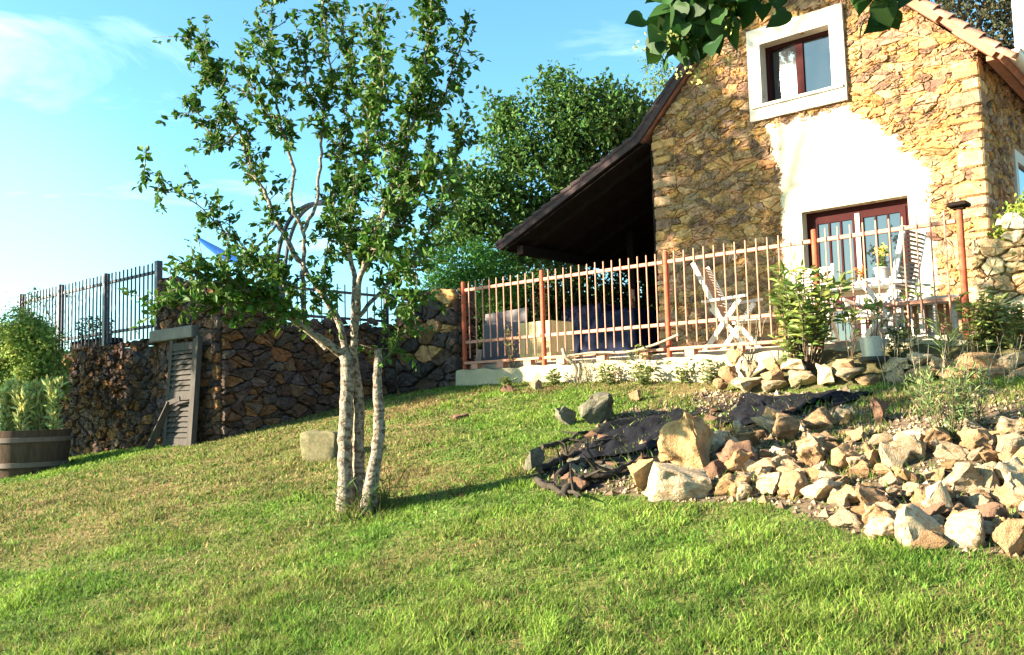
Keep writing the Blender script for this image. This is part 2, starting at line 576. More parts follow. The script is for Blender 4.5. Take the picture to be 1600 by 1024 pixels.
def quad_leaves(name, P, L, Wd, cols, rng, A=None, updir=.5):
    n = len(P)
    if A is None: A = rng.normal(size=(n, 3))
    A = unit(A)
    Nn = rng.normal(size=(n, 3)); Nn[:, 2] = np.abs(Nn[:, 2]) + updir
    Nn = unit(Nn - A * (Nn * A).sum(1, keepdims=True)); S = np.cross(A, Nn)
    L = np.broadcast_to(L, (n,))[:, None]; Wd = np.broadcast_to(Wd, (n,))[:, None]
    V = np.stack([P, P + A * L * .45 + S * Wd * .5 + Nn * Wd * .15, P + A * L - Nn * L * .12, P + A * L * .45 - S * Wd * .5 + Nn * Wd * .15], 1).reshape(-1, 3)
    k = np.arange(n)[:, None] * 4
    return fast_mesh(name, V, [np.concatenate([k + np.array([[0, 1, 2]]), k + np.array([[0, 2, 3]])])], np.repeat(cols, 4, 0))


def shades(rng, n, base, dv=.3, warm=.15):
    b = np.array(base)[None] * (1 + rng.uniform(-dv, dv, (n, 1)))
    b[:, 0] *= 1 + rng.uniform(-warm, warm * 1.5, n)
    return b


def smooth_path(pts, step=.06):
    P = np.array(pts, float)
    if len(P) < 3:
        n = max(2, int(np.linalg.norm(P[-1] - P[0]) / step))
        return P[0] + (P[-1] - P[0]) * np.linspace(0, 1, n + 1)[:, None]
    Q = np.vstack([2 * P[0] - P[1], P, 2 * P[-1] - P[-2]])
    out = []
    for i in range(1, len(Q) - 2):
        n = max(2, int(np.linalg.norm(Q[i + 1] - Q[i]) / step))
        for t in np.linspace(0, 1, n, endpoint=False):
            a, b, c, d = Q[i - 1], Q[i], Q[i + 1], Q[i + 2]
            out.append(.5 * ((2 * b) + (c - a) * t + (2 * a - 5 * b + 4 * c - d) * t * t + (-a + 3 * b - 3 * c + d) * t ** 3))
    out.append(P[-1])
    return np.array(out)


def inpoly(poly, X, Y):
    ins = np.zeros(X.shape, bool)
    k = len(poly)
    for i in range(k):
        x0, y0 = poly[i]; x1, y1 = poly[(i + 1) % k]
        c = ((y0 > Y) != (y1 > Y)) & (X < (x1 - x0) * (Y - y0) / (y1 - y0 + 1e-12) + x0)
        ins ^= c
    return ins


def fbm(x, y, s, seed=0):
    """cheap smooth value noise, vectorised"""
    r = np.random.default_rng(seed)
    tab = r.random((64, 64))
    out = 0; amp = 1; tot = 0
    for o in range(4):
        u, v = np.asarray(x) * s * 2 ** o + 17.3 * o, np.asarray(y) * s * 2 ** o + 5.1 * o
        iu, iv = np.floor(u).astype(int), np.floor(v).astype(int)
        fu, fv = u - iu, v - iv
        fu, fv = fu * fu * (3 - 2 * fu), fv * fv * (3 - 2 * fv)
        g = lambda a, b: tab[(iu + a) % 64, (iv + b) % 64]
        out = out + amp * ((g(0, 0) * (1 - fu) + g(1, 0) * fu) * (1 - fv) + (g(0, 1) * (1 - fu) + g(1, 1) * fu) * fv)
        tot += amp; amp *= .55
    return out / tot


# ------------------------------------------------------------------ masonry: every stone of a face modelled, one mesh per face
def clip(poly, px, py, nx, ny):
    out = []
    k = len(poly)
    for i in range(k):
        a, b = poly[i], poly[(i + 1) % k]
        da = (a[0] - px) * nx + (a[1] - py) * ny
        db = (b[0] - px) * nx + (b[1] - py) * ny
        if da <= 0: out.append(a)
        if (da < 0 < db) or (db < 0 < da):
            t = da / (da - db)
            out.append((a[0] + (b[0] - a[0]) * t, a[1] + (b[1] - a[1]) * t))
    return out


def masonry(mb, outline, cw, ch, to3, pal, rng, holes=(), gap=.007, depth=(.02, .055), ragged=0.0, topfn=None, jit=.42):
    us = [p[0] for p in outline]; vs = [p[1] for p in outline]
    u0, u1, v0, v1 = min(us), max(us), min(vs), max(vs)
    pts = []
    row = 0
    v = v0 - ch
    while v < v1 + ch * 1.5:
        u = u0 - cw + (row % 2) * cw * .5 + rng.uniform(-.2, .2) * cw
        while u < u1 + cw * 1.5:
            w = cw * rng.choice([.45, .7, .9, 1.2, 1.6, 2.0])
            if rng.random() > .12:
                pu_, pv_ = u + rng.uniform(-jit, jit) * cw * .7, v + rng.uniform(-jit, jit) * ch
                pts.append((pu_, pv_))
                if rng.random() < .30: pts.append((pu_ + rng.choice([-1, 1]) * cw * rng.uniform(.2, .45), pv_ + rng.choice([-1, 1]) * ch * rng.uniform(.2, .5)))
            u += w
        v += ch * rng.choice([.8, 1.0, 1.2]); row += 1
    pts = np.array(pts)
    sc = np.array([1 / cw, 1 / ch])
    ps = pts * sc
    ar = sum(outline[i][0] * outline[(i + 1) % len(outline)][1] - outline[(i + 1) % len(outline)][0] * outline[i][1] for i in range(len(outline)))
    ol = outline if ar > 0 else outline[::-1]
    for i in range(len(pts)):
        c = pts[i]
        top = topfn(c[0]) if topfn else None
        if top is not None and c[1] > top + ragged * rng.uniform(-1, 1): continue
        dd = ((ps - ps[i]) ** 2).sum(1)
        nb = np.argsort(dd)[1:16]
        R = 1.9
        poly = [(c[0] - R * cw, c[1] - R * ch), (c[0] + R * cw, c[1] - R * ch), (c[0] + R * cw, c[1] + R * ch), (c[0] - R * cw, c[1] + R * ch)]
        for j in nb:
            mid = (ps[i] + ps[j]) / 2; nn = ps[j] - ps[i]
            poly = clip(poly, mid[0] / sc[0], mid[1] / sc[1], nn[0] * sc[0], nn[1] * sc[1])
            if len(poly) < 3: break
        if len(poly) < 3: continue
        for k in range(len(ol)):
            a, b = ol[k], ol[(k + 1) % len(ol)]
            if topfn and abs(a[1] - b[1]) < 1e-6 and a[1] == v1: continue
            poly = clip(poly, a[0], a[1], b[1] - a[1], -(b[0] - a[0]))
            if len(poly) < 3: break
        if len(poly) < 3: continue
        bad = False
        for (h0, k0, h1, k1) in holes:
            pu = [p[0] for p in poly]; pv = [p[1] for p in poly]
            if max(pu) < h0 or min(pu) > h1 or max(pv) < k0 or min(pv) > k1: continue
            dl = [(h0 - c[0], 0), (c[0] - h1, 1), (k0 - c[1], 2), (c[1] - k1, 3)]
            best = max(dl)
            if best[0] < 0: bad = True; break
            poly = clip(poly, *[(h0, 0, 1, 0), (h1, 0, -1, 0), (0, k0, 0, 1), (0, k1, 0, -1)][best[1]])
        if bad or len(poly) < 3: continue
        P = np.array(poly)
        area = .5 * abs(np.sum(P[:, 0] * np.roll(P[:, 1], -1) - np.roll(P[:, 0], -1) * P[:, 1]))
        if area < .12 * cw * ch: continue
        # round the corners
        Q = []
        for k in range(len(P)):
            a, b = P[k], P[(k + 1) % len(P)]
            if np.linalg.norm(b - a) < 1e-4: continue
            w_ = min(.011, .10 * np.linalg.norm(b - a))
            Q += [a * .87 + b * .13, a * .66 + b * .34 + rng.normal(0, w_, 2), a * .36 + b * .64 + rng.normal(0, w_, 2), a * .13 + b * .87]
        Q = np.array(Q)
        if len(Q) < 6: continue
        ce = Q.mean(0)
        dv = Q - ce
        dl = np.linalg.norm(dv, axis=1, keepdims=True)
        g = gap * rng.uniform(.6, 1.7)
        Q = ce + dv * np.maximum(.3, 1 - g / np.maximum(dl, 1e-4))
        h = rng.uniform(*depth)
        tl = rng.normal(0, .06, 2)
        n = len(Q)
        ring = lambda f, hh, nz: [(*(ce + (q - ce) * f), hh + (q - ce) @ tl * min(1, f * 1.0) * (hh > 0) + rng.normal(0, nz)) for q in Q]
        r0 = [(q[0], q[1], -.01) for q in Q]
        r1 = ring(.985, h * .7, .003)
        r2 = ring(.90, h, .006)
        r3 = ring(.5, h * 1.06, .009)
        allv = r0 + r1 + r2 + r3 + [(ce[0], ce[1], h * 1.05 + rng.normal(0, .005))]
        fs = []
        for q in range(3):
            for k in range(n):
                fs.append((q * n + k, q * n + (k + 1) % n, (q + 1) * n + (k + 1) % n, (q + 1) * n + k))
        for k in range(n): fs.append((3 * n + k, 3 * n + (k + 1) % n, 4 * n))
        base = np.array(pal[rng.integers(len(pal))]) * rng.uniform(.8, 1.2) * (1 + rng.normal(0, .03, 3))
        mb.add([to3(*p) for p in allv], fs, tuple(np.clip(base, .01, .9)))


PAL_G = [(.38, .205, .085), (.34, .18, .078), (.42, .25, .115), (.35, .215, .12), (.29, .16, .085), (.40, .215, .08), (.30, .185, .115), (.25, .145, .085), (.19, .11, .07)]
PAL_SHADE = [(.095, .058, .042), (.075, .049, .039), (.11, .062, .038), (.06, .044, .038), (.08, .059, .053), (.165, .085, .04), (.10, .070, .058)]  # same sandstone as the gable, with shade put into the stone colours
PAL_R = [(.47, .33, .18), (.52, .39, .23), (.44, .28, .14), (.40, .27, .15), (.54, .43, .28)]


def strips(mb, outline_top, u0, u1, vb, holes, e, flip=False, axis='e'):
    """flat backing sheet with rectangular holes; outline_top = list of (u, v) of the upper edge"""
    br = sorted(set([u0, u1] + [u for u, _ in outline_top] + [h[0] for h in holes] + [h[2] for h in holes]))
    br = [b for b in br if u0 <= b <= u1]
    tu = [p[0] for p in outline_top]; tv = [p[1] for p in outline_top]
    for a, b in zip(br[:-1], br[1:]):
        ta, tb = np.interp(a, tu, tv), np.interp(b, tu, tv)
        hs = sorted([(h[1], h[3]) for h in holes if h[0] <= a + 1e-6 and h[2] >= b - 1e-6])
        lo = vb
        segs = []
        for k0, k1 in hs:
            if k0 > lo: segs.append((lo, lo, k0, k0))
            lo = k1
        segs.append((lo, lo, ta, tb))
        for (la, lb, ha, hb) in segs:
            q = [(a, la), (b, lb), (b, hb), (a, ha)]
            if axis == 'e': vs = [(u, e, v) for u, v in q]
            else: vs = [(e, u, v) for u, v in q]
            mb.add(vs, [(0, 1, 2, 3)] if not flip else [(3, 2, 1, 0)])

# ================================================================== SETTING
def axis_pts(a, b, step, far):
    near = np.arange(a, b + 1e-6, step)
    g = np.cumsum(np.geomspace(step * 1.5, 45, 22))
    g = g * far / g[-1]
    return np.concatenate([a - g[::-1], near, b + g])


xs = axis_pts(-15, 12, .13, 330)
ys = axis_pts(-6, 17, .13, 330)
GX, GY = np.meshgrid(xs, ys)
GZ = gz(GX, GY)
nx, ny = len(xs), len(ys)
idx = np.arange(nx * ny).reshape(ny, nx)
quads = np.stack([idx[:-1, :-1].ravel(), idx[:-1, 1:].ravel(), idx[1:, 1:].ravel(), idx[1:, :-1].ravel()], 1)


def bank_poly():
    px = [(830, 742), (880, 700), (940, 662), (1010, 628), (1100, 612), (1190, 616), (1320, 612), (1440, 606), (1560, 606), (1640, 600),
          (1700, 700), (1660, 880), (1540, 868), (1430, 862), (1330, 838), (1250, 806), (1180, 786), (1060, 788), (990, 776), (900, 772), (850, 768)]
    return np.array([on_ground(*p)[:2] for p in px])


BANK = bank_poly()


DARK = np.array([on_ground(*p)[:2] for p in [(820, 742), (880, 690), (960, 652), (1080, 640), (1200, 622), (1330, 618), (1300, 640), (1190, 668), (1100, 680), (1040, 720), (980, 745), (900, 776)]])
inb = inpoly(BANK, GX, GY).ravel()
dry = fbm(GX, GY, .55, 3).ravel()
gcol = np.empty((nx * ny, 3))
gcol[:] = (.10, .125, .028)
k = np.clip((dry - .45) * 6, 0, 1)[:, None]
gcol = gcol * (1 - k) + np.array((.17, .125, .05)) * k
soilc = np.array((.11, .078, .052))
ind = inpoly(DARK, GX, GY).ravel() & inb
soilv = np.where(ind[inb][:, None], np.array((.026, .021, .017)), soilc)  # ground coloured almost black inside the outline
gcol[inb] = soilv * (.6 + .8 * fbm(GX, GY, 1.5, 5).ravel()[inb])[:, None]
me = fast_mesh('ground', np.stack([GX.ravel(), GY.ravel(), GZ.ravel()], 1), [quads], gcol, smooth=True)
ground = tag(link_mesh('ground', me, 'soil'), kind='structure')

tb = MB()
tb.box((-7.7, .18, 1.0), (9, 26, 2.17))
tag(tb.build('terrace', 'terrace', org=(0, .2, 1.0), frame='H'), kind='structure')
tb = MB()
tb.box((-15.2, -2.75, .2), (-8.15, 26, 2.56))
tag(tb.build('upper_terrace', 'terrace', org=(-8.3, -2.7, .2), frame='H'), kind='structure')

# ================================================================== HOUSE
HE = 3.2                                    # gable plane
SL, SR, RS, RZ = -5.23, -.42, -2.80, 8.50   # gable left, right, ridge
RIGHT_EAVE = 5.98
LEFT_BREAK = (-5.42, 5.80)
LEAN_EAVE = (-8.46, 4.43)
WIN = (-3.30, 5.94, -2.25, 6.85)
DOOR = (-2.80, 2.17, -1.34, 4.235)
DEPTH = 9.0


def rakez(s):
    return RZ - 1.03 * abs(s - RS)


house = hthing('stone_house', 'ochre rubble stone house with steep tiled gable, wine red window and glazed double door', 'house', RS, HE, 2.17)
rng = np.random.default_rng(5)
gab = MB()
top = [(SL, rakez(SL) - .05), (RS, RZ - .08), (SR, rakez(SR) - .05)]
gab.col = (.27, .165, .07)
strips(gab, top, SL, SR, 2.17, [WIN, DOOR], HE)
outline = [(SL, 2.17), (SR, 2.17), top[2], top[1], top[0]]
masonry(gab, outline, .19, .105, lambda u, v, d: (u, HE - d, v), PAL_G, rng, holes=[WIN, DOOR], gap=.004, depth=(.008, .034))
# corner quoins at the left edge seen against the dark lean-to
for side in (0, 1):
    qz = 2.2; qi = side
    while qz < rakez(SL) - .2:
        hq = rng.uniform(.08, .22)
        wq = (.36 if qi % 2 else .20) * rng.uniform(.75, 1.2); w2 = (.20 if qi % 2 else .36) * rng.uniform(.8, 1.2)
        gab.col = tuple(np.array(PAL_G[rng.integers(len(PAL_G))]) * rng.uniform(.7, 1.3))
        tl_ = rng.normal(0, .03); Rq = ((math.cos(tl_), 0, -math.sin(tl_)), (0, 1, 0), (math.sin(tl_), 0, math.cos(tl_)))
        if side == 0: a_, b_ = (SL - rng.uniform(.0, .03), HE - rng.uniform(.028, .045), qz), (SL + wq, HE + .02, qz + hq - .008)
        else: a_, b_ = (SR - wq, HE - rng.uniform(.028, .045), qz), (SR + rng.uniform(.02, .05), HE + w2, qz + hq - .008)
        gab.box(a_, b_, rot=Rq, piv=((a_[0] + b_[0]) / 2, HE, qz + hq / 2), bev=min(.022, hq * .2))
        qz += hq; qi += 1
gab.build('gable_wall', 'stone', house)
sw = MB()
sw.col = (.26, .15, .06)
sw.add([(SR, HE, 2.0), (SR, HE + DEPTH, 2.0), (SR, HE + DEPTH, 6.1), (SR, HE, 6.1)], [(0, 1, 2, 3)])
masonry(sw, [(HE, 2.0), (HE + DEPTH, 2.0), (HE + DEPTH, 6.0), (HE, 6.0)], .22, .12, lambda u, v, d: (SR + d, u, v), PAL_G, rng,
        holes=[(4.95 + .0, 3.2, 5.75, 4.85)], gap=.009, depth=(.012, .04))
sw.add([(SL, HE, 2.0), (SL, HE + DEPTH, 2.0), (SL, HE + DEPTH, 5.9), (SL, HE, 5.9)], [(3, 2, 1, 0)])
sw.add([(SL, HE + DEPTH, 2.0), (SR, HE + DEPTH, 2.0), (SR, HE + DEPTH, 5.9), (RS, HE + DEPTH, 8.3), (SL, HE + DEPTH, 5.9)], [(4, 3, 2, 1, 0)])
sw.build('side_wall', 'stone', house)

# plaster field round the door, upper outline shaped to the flare-lit patch of wall
pl = MB()
edge = [(-3.16, 2.17)] + [on_e(x, y, HE) for x, y in ((1215, 272), (1206, 240), (1197, 216), (1193, 196), (1240, 184), (1290, 172), (1330, 160), (1338, 176), (1362, 184),
        (1380, 200), (1404, 208), (1416, 226), (1438, 238), (1446, 256))] + [(-1.02, 4.58), (-1.02, 2.17)]
pe = []
for a, b in zip(edge[:-1], edge[1:]):
    n_ = max(1, int(math.dist(a, b) / .07))
    for q in range(n_):
        t = q / n_
        pe.append((a[0] + (b[0] - a[0]) * t + random.uniform(-.022, .022), a[1] + (b[1] - a[1]) * t + random.uniform(-.022, .022)))
pe.append(edge[-1])
fe = HE - .062
d0, d1, dz = DOOR[0], DOOR[2], DOOR[3]
pu = np.array([p[0] for p in pe]); pv_ = np.array([p[1] for p in pe])
gu_ = np.arange(-3.30, -.90, .022); gv_ = np.arange(2.17, 5.80, .022)
GU, GV = np.meshgrid(gu_, gv_)
PE2 = np.stack([pu, pv_], 1)
dmin = np.full(GU.shape, 9.0)
for (a, b) in zip(PE2[:-1], PE2[1:]):
    ab = b - a
    t_ = np.clip(((GU - a[0]) * ab[0] + (GV - a[1]) * ab[1]) / max(ab @ ab, 1e-9), 0, 1)
    dmin = np.minimum(dmin, np.hypot(GU - a[0] - ab[0] * t_, GV - a[1] - ab[1] * t_))
ins = inpoly(PE2, GU, GV) & ~((GU > d0 - .012) & (GU < d1 + .012) & (GV < dz + .02))
thick = .004 + .050 * np.clip(dmin / .17, 0, 1) ** .8 + .010 * (fbm(GU, GV, 3.0, 41) - .5) + .012 * (fbm(GU, GV, 9.0, 42) - .5) * (dmin < .3)
thick[(GU > d0 - .08) & (GU < d1 + .08) & (GV < dz + .08)] = .054
idg = np.arange(GU.size).reshape(GU.shape)
okq = ins[:-1, :-1] & ins[:-1, 1:] & ins[1:, 1:] & ins[1:, :-1]
Q_ = np.stack([idg[:-1, :-1][okq], idg[:-1, 1:][okq], idg[1:, 1:][okq], idg[1:, :-1][okq]], 1)
use = np.unique(Q_); rm = np.full(GU.size, -1); rm[use] = np.arange(len(use))
VV = np.stack([GU.ravel(), HE - thick.ravel(), GV.ravel()], 1)[use]
pl.add(VV, [tuple(q) for q in rm[Q_]])
# reveals of the door
pl.box((d0 - .05, HE - .055, 2.17), (d0, HE + .30, dz + .04)); pl.box((d1, HE - .055, 2.17), (d1 + .05, HE + .30, dz + .04))
pl.box((d0, HE - .055, dz), (d1, HE + .30, dz + .045))
pl.build('plaster_field', 'plaster', house)

# upper window
wn = MB()
w0, z0, w1, z1 = WIN
o = .20
e0, e1 = HE - .075, HE + .26
wn.box((w0 - o, e0, z0 - .23), (w1 + o, e1, z0))
wn.box((w0 - o, e0, z1), (w1 + o, e1, z1 + .25))
wn.box((w0 - o, e0 + .002, z0), (w0, e1, z1)); wn.box((w1, e0 + .002, z0), (w1 + o, e1, z1))
wn.box((w0 - .16, e0 - .03, z0 - .045), (w1 + .16, e0, z0 - .002))
window = wn.build('window', 'surround', house)
fr = MB()
fe0, fe1 = HE + .13, HE + .19
fr.box((w0, fe0, z0), (w1, fe1, z0 + .055)); fr.box((w0, fe0, z1 - .06), (w1, fe1, z1))
fr.box((w0, fe0 + .002, z0 + .055), (w0 + .06, fe1, z1 - .06)); fr.box((w1 - .06, fe0 + .002, z0 + .055), (w1, fe1, z1 - .06))
cm = (w0 + w1) / 2
fr.box((cm - .055, fe0 - .012, z0 + .055), (cm + .055, fe1, z1 - .06))
fo = fr.build('frame', 'wine', house); fo.parent = window
_v = unit(pray(1222, 128)); _nn = unit((SUN - _v) * np.array([1, 1, 0]))
SKEW = math.atan2(_nn @ -HD, _nn @ HN)        # left pane turned in its frame to aim the sun's glint at the viewer
for q_, (a, b) in enumerate(((w0 + .06, cm - .055), (cm + .055, w1 - .06))):
    g = MB()
    sk = SKEW if q_ == 0 else .02
    Rz = ((math.cos(sk), -math.sin(sk), 0), (math.sin(sk), math.cos(sk), 0), (0, 0, 1))
    g.box((a, fe0 + .024, z0 + .055), (b, fe0 + .032, z1 - .06), rot=Rz, piv=((a + b) / 2, fe0 + .03, 0))
    p_ = g.build('pane', 'glass', house); p_.parent = window

# glazed double door
dr = MB()
fe0, fe1 = HE + .12, HE + .19
dr.box((d0, fe0, 2.17), (d0 + .085, fe1, dz)); dr.box((d1 - .085, fe0, 2.17), (d1, fe1, dz)); dr.box((d0 + .085, fe0, dz - .10), (d1 - .085, fe1, dz))
dm = (d0 + d1) / 2
door = dr.build('glazed_door', 'wine', house)
for sgn, (a, b) in ((-1, (d0 + .085, dm - .002)), (1, (dm + .002, d1 - .085))):
    lf = MB()
    za, zb = 2.19, dz - .10
    lf.box((a, fe0 - .015, za), (a + .075, fe1 - .01, zb)); lf.box((b - .075, fe0 - .015, za), (b, fe1 - .01, zb))
    lf.box((a + .075, fe0 - .013, zb - .08), (b - .075, fe1 - .01, zb)); lf.box((a + .075, fe0 - .013, za), (b - .075, fe1 - .01, za + .18))
    zm = 2.95
    lf.box((a + .075, fe0 - .013, zm - .05), (b - .075, fe1 - .01, zm + .05))
    wv = (b - .075) - (a + .075)
    for q in (1, 2):
        x = a + .075 + wv * q / 3
        lf.box((x - .013, fe0 - .008, zm + .05), (x + .013, fe1 - .02, zb - .08))
    lo = lf.build('door_leaf', 'wine', house); lo.parent = door
    g = MB(); g.box((a + .075, fe0 + .012, za + .18), (b - .075, fe0 + .022, zb - .08))
    po = g.build('pane', 'glass', house); po.parent = door
# weather bar of pale wood between the leaves
g = MB(); g.box((dm - .03, fe0 - .03, 2.2), (dm + .03, fe0 - .016, dz - .11))
g.build('astragal', 'whitewood', house).parent = door

# side window surround on the shaded wall
sd = MB()
sd.box((SR, 4.83, 3.2), (SR + .055, 4.98, 5.0)); sd.box((SR, 4.98, 4.84), (SR + .055, 5.9, 5.0)); sd.box((SR, 4.98, 3.06), (SR + .07, 5.9, 3.2))
so_ = sd.build('window', 'surround', house)
g = MB(); g.box((SR - .02, 4.98, 3.2), (SR + .01, 5.9, 4.84))
g.build('pane', 'glass', house).parent = so_

# roof
rf = MB()
FRONT, BACK = HE - .16, HE + DEPTH + .2


def slab(mb, a, b, th, e0, e1):
    """sloping roof slab from (s,z) a to b"""
    dx, dzz = b[0] - a[0], b[1] - a[1]
    l = math.hypot(dx, dzz); nxx, nz = -dzz / l, dx / l
    if nz < 0: nxx, nz = -nxx, -nz
    q = [a, b, (b[0] + nxx * th, b[1] + nz * th), (a[0] + nxx * th, a[1] + nz * th)]
    vs = [(s, e0, z) for s, z in q] + [(s, e1, z) for s, z in q]
    mb.add(vs, [(3, 2, 1, 0), (4, 5, 6, 7), (0, 1, 5, 4), (1, 2, 6, 5), (2, 3, 7, 6), (3, 0, 4, 7)])


slab(rf, (RS, RZ), (-.12, rakez(-.12)), .09, FRONT + .06, BACK)
slab(rf, (RS, RZ), LEFT_BREAK, .09, FRONT + .04, BACK)
rf.build('roof', 'tile', house)
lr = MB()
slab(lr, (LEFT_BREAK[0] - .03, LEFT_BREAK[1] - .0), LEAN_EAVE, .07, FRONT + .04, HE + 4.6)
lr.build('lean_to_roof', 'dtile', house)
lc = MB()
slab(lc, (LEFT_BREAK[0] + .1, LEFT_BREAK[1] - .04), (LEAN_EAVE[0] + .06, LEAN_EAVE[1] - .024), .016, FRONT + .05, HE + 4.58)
lc.build('ceiling_boards', 'darkwood', house)  # dark lining added so the lean-to underside reads black
# dark barge along the left rake
bg_ = MB()
slab(bg_, (RS - .05, RZ - .06), (LEFT_BREAK[0], LEFT_BREAK[1] - .02), .17, FRONT, FRONT + .045)
slab(bg_, (LEFT_BREAK[0] - .02, LEFT_BREAK[1] - .02), (LEAN_EAVE[0] - .05, LEAN_EAVE[1] - .02), .15, FRONT, FRONT + .045)
for i in range(26):                          # tile ends along the rake
    t = (i + .5) / 26
    if i < 12:
        t = (i + .5) / 12; a, b = (RS, RZ), LEFT_BREAK
    else:
        t = (i - 12 + .5) / 14; a, b = LEFT_BREAK, LEAN_EAVE
    c = np.array((a[0] + (b[0] - a[0]) * t, a[1] + (b[1] - a[1]) * t)); dn = unit(np.array((b[0] - a[0], b[1] - a[1])))
    nn = np.array((dn[1], -dn[0])); nn = nn if nn[1] > 0 else -nn
    p, q = c - dn * .13 + nn * .11, c + dn * .14 + nn * .135
    bg_.tube([(p[0], FRONT + .03, p[1]), (q[0], FRONT + .03, q[1])], [.045, .058], n=9)
bg_.build('bargeboard', 'dtile', house)
# sunlit verge tiles of the right rake: overlapping barrel tiles
vt = MB()
ln = math.hypot(-.12 - RS, rakez(-.12) - RZ)
dn = np.array((-.12 - RS, rakez(-.12) - RZ)) / ln
nn = np.array((-dn[1], dn[0])); nn = nn if nn[1] > 0 else -nn
k = 0
t = .02
while t < ln - .05:
    p = np.array((RS, RZ)) + dn * t; q = p + dn * .29
    vs = []
    nseg = 10
    for c, r, lift in ((p, .085, .035), (q, .105, .065)):
        for j in range(nseg + 1):
            a = math.radians(-75 + 165 * j / nseg)
            vs.append((*(c + nn * (lift + r * math.cos(a)))[:1], FRONT + .04 - r * math.sin(a), (c + nn * (lift + r * math.cos(a)))[1]))
    n2 = nseg + 1
    fs = [(j, j + 1, n2 + j + 1, n2 + j) for j in range(nseg)]
    inner = []
    for c, r, lift in ((p, .07, .035), (q, .09, .065)):
        for j in range(n2):
            a = math.radians(-75 + 165 * j / nseg)
            x = c + nn * (lift + r * math.cos(a)); inner.append((x[0], FRONT + .04 - r * math.sin(a), x[1]))
    vs += inner
    fs += [(2 * n2 + j + 1, 2 * n2 + j, 3 * n2 + j, 3 * n2 + j + 1) for j in range(nseg)]
    fs += [(n2 + j, n2 + j + 1, 3 * n2 + j + 1, 3 * n2 + j) for j in range(nseg)]
    fs += [(0, n2, 3 * n2, 2 * n2), (n2 - 1, 3 * n2 - 1, 4 * n2 - 1, 2 * n2 - 1)]
    vt.add(vs, fs)
    t += .245
vt.build('verge_tiles', 'tile', house)
# two purlin ends capped with clay under the verge
for s_ in (-1.05, -.42):
    c = MB()
    z_ = rakez(s_) - .04
    slab(c, (s_ - .22, z_ + .22), (s_ + .22, z_ - .22), .10, HE - .15, HE + .02)
    c.build('purlin_end', 'terracotta', house)
# half-round gutter along the right eave
gu = MB()
gs, gzz = .02, 5.83
nseg = 12
ring = []
for r in (.085, .078):
    for j in range(nseg + 1):
        a = math.pi + math.pi * j / nseg
        ring.append((gs + r * math.cos(a), gzz + r * math.sin(a)))
ge0, ge1 = HE - .10, HE + DEPTH
vs = [(s, ge0, z) for s, z in ring] + [(s, ge1, z) for s, z in ring]
m1 = nseg + 1; tot = 2 * m1
fs = [(j, j + 1, tot + j + 1, tot + j) for j in range(nseg)] + [(tot + m1 + j, tot + m1 + j + 1, m1 + j + 1, m1 + j) for j in range(nseg)]
fs += [(0, tot, tot + m1, m1), (nseg, m1 + nseg, tot + m1 + nseg, tot + nseg)]
gu.add(vs, fs)
gu.add([(s, ge0, z) for s, z in ring[:m1]], [tuple(range(m1))])          # end cap
gu.tube([(gs - .09, ge0, gzz), (gs - .09, ge1, gzz)], .011, n=6); gu.tube([(gs + .09, ge0, gzz), (gs + .09, ge1, gzz)], .011, n=6)
for q in range(9):
    gu.box((gs - .09, HE + .5 + q, gzz - .004), (gs + .09, HE + .525 + q, gzz + .004))
gu.build('gutter', 'zinc', house)
ev = MB()
ev.box((-.30, HE + .02, 5.80), (-.08, HE + DEPTH, 5.86)); ev.build('eave_soffit', 'terracotta', house)
# chimney beyond the eave
cz = MB()
CE = 8.25
cz.box((-.9, CE, 6.2), (-.16, CE + .8, 10.6)); cz.box((-.95, CE - .05, 10.6), (-.11, CE + .85, 10.72))
cz.build('chimney', 'render_white', house)
# lean-to timber
dx, dzz = LEAN_EAVE[0] - LEFT_BREAK[0], LEAN_EAVE[1] - LEFT_BREAK[1]
for i in range(6):
    e = HE + .3 + i * .8
    c = MB(); c.beam((LEFT_BREAK[0] + .18, e, LEFT_BREAK[1] - .02), (LEAN_EAVE[0] + .1, e, LEAN_EAVE[1] - .02), .09, .13)
    c.build('rafter', 'darkwood', house)
c = MB(); c.beam((LEAN_EAVE[0] + .35, FRONT + .15, LEAN_EAVE[1] - .03), (LEAN_EAVE[0] + .35, HE + 4.5, LEAN_EAVE[1] - .03), .14, .16)
c.build('eave_beam', 'darkwood', house)
for (s_, e_) in ((-7.2, HE + 2.3), (-8.1, HE + 4.4)):
    c = MB(); c.box((s_ - .07, e_ - .07, 2.17), (s_ + .07, e_ + .07, LEAN_EAVE[1] - .05 if s_ < -8 else 4.9)); c.build('timber_post', 'darkwood', house)
c = MB()
for i in range(15):                           # rear gable boards, added to darken the lean-to
    a = -8.25 + i * .2
    zt = np.interp(a, [LEAN_EAVE[0], LEFT_BREAK[0]], [LEAN_EAVE[1], LEFT_BREAK[1]]) - .03
    c.box((a, HE + 4.35 + (i % 2) * .012, 3.45), (a + .196, HE + 4.38 + (i % 2) * .012, zt))
c.build('rear_shade_boards', 'darkwood', house)
c = MB(); c.box((-5.3, HE + .02, 2.17), (-5.24, HE + 4.5, 5.7)); c.build('dark_lining', 'darkwood', house)  # dark sheet added over the house wall inside the lean-to

# ================================================================== WALLS
rng = np.random.default_rng(9)
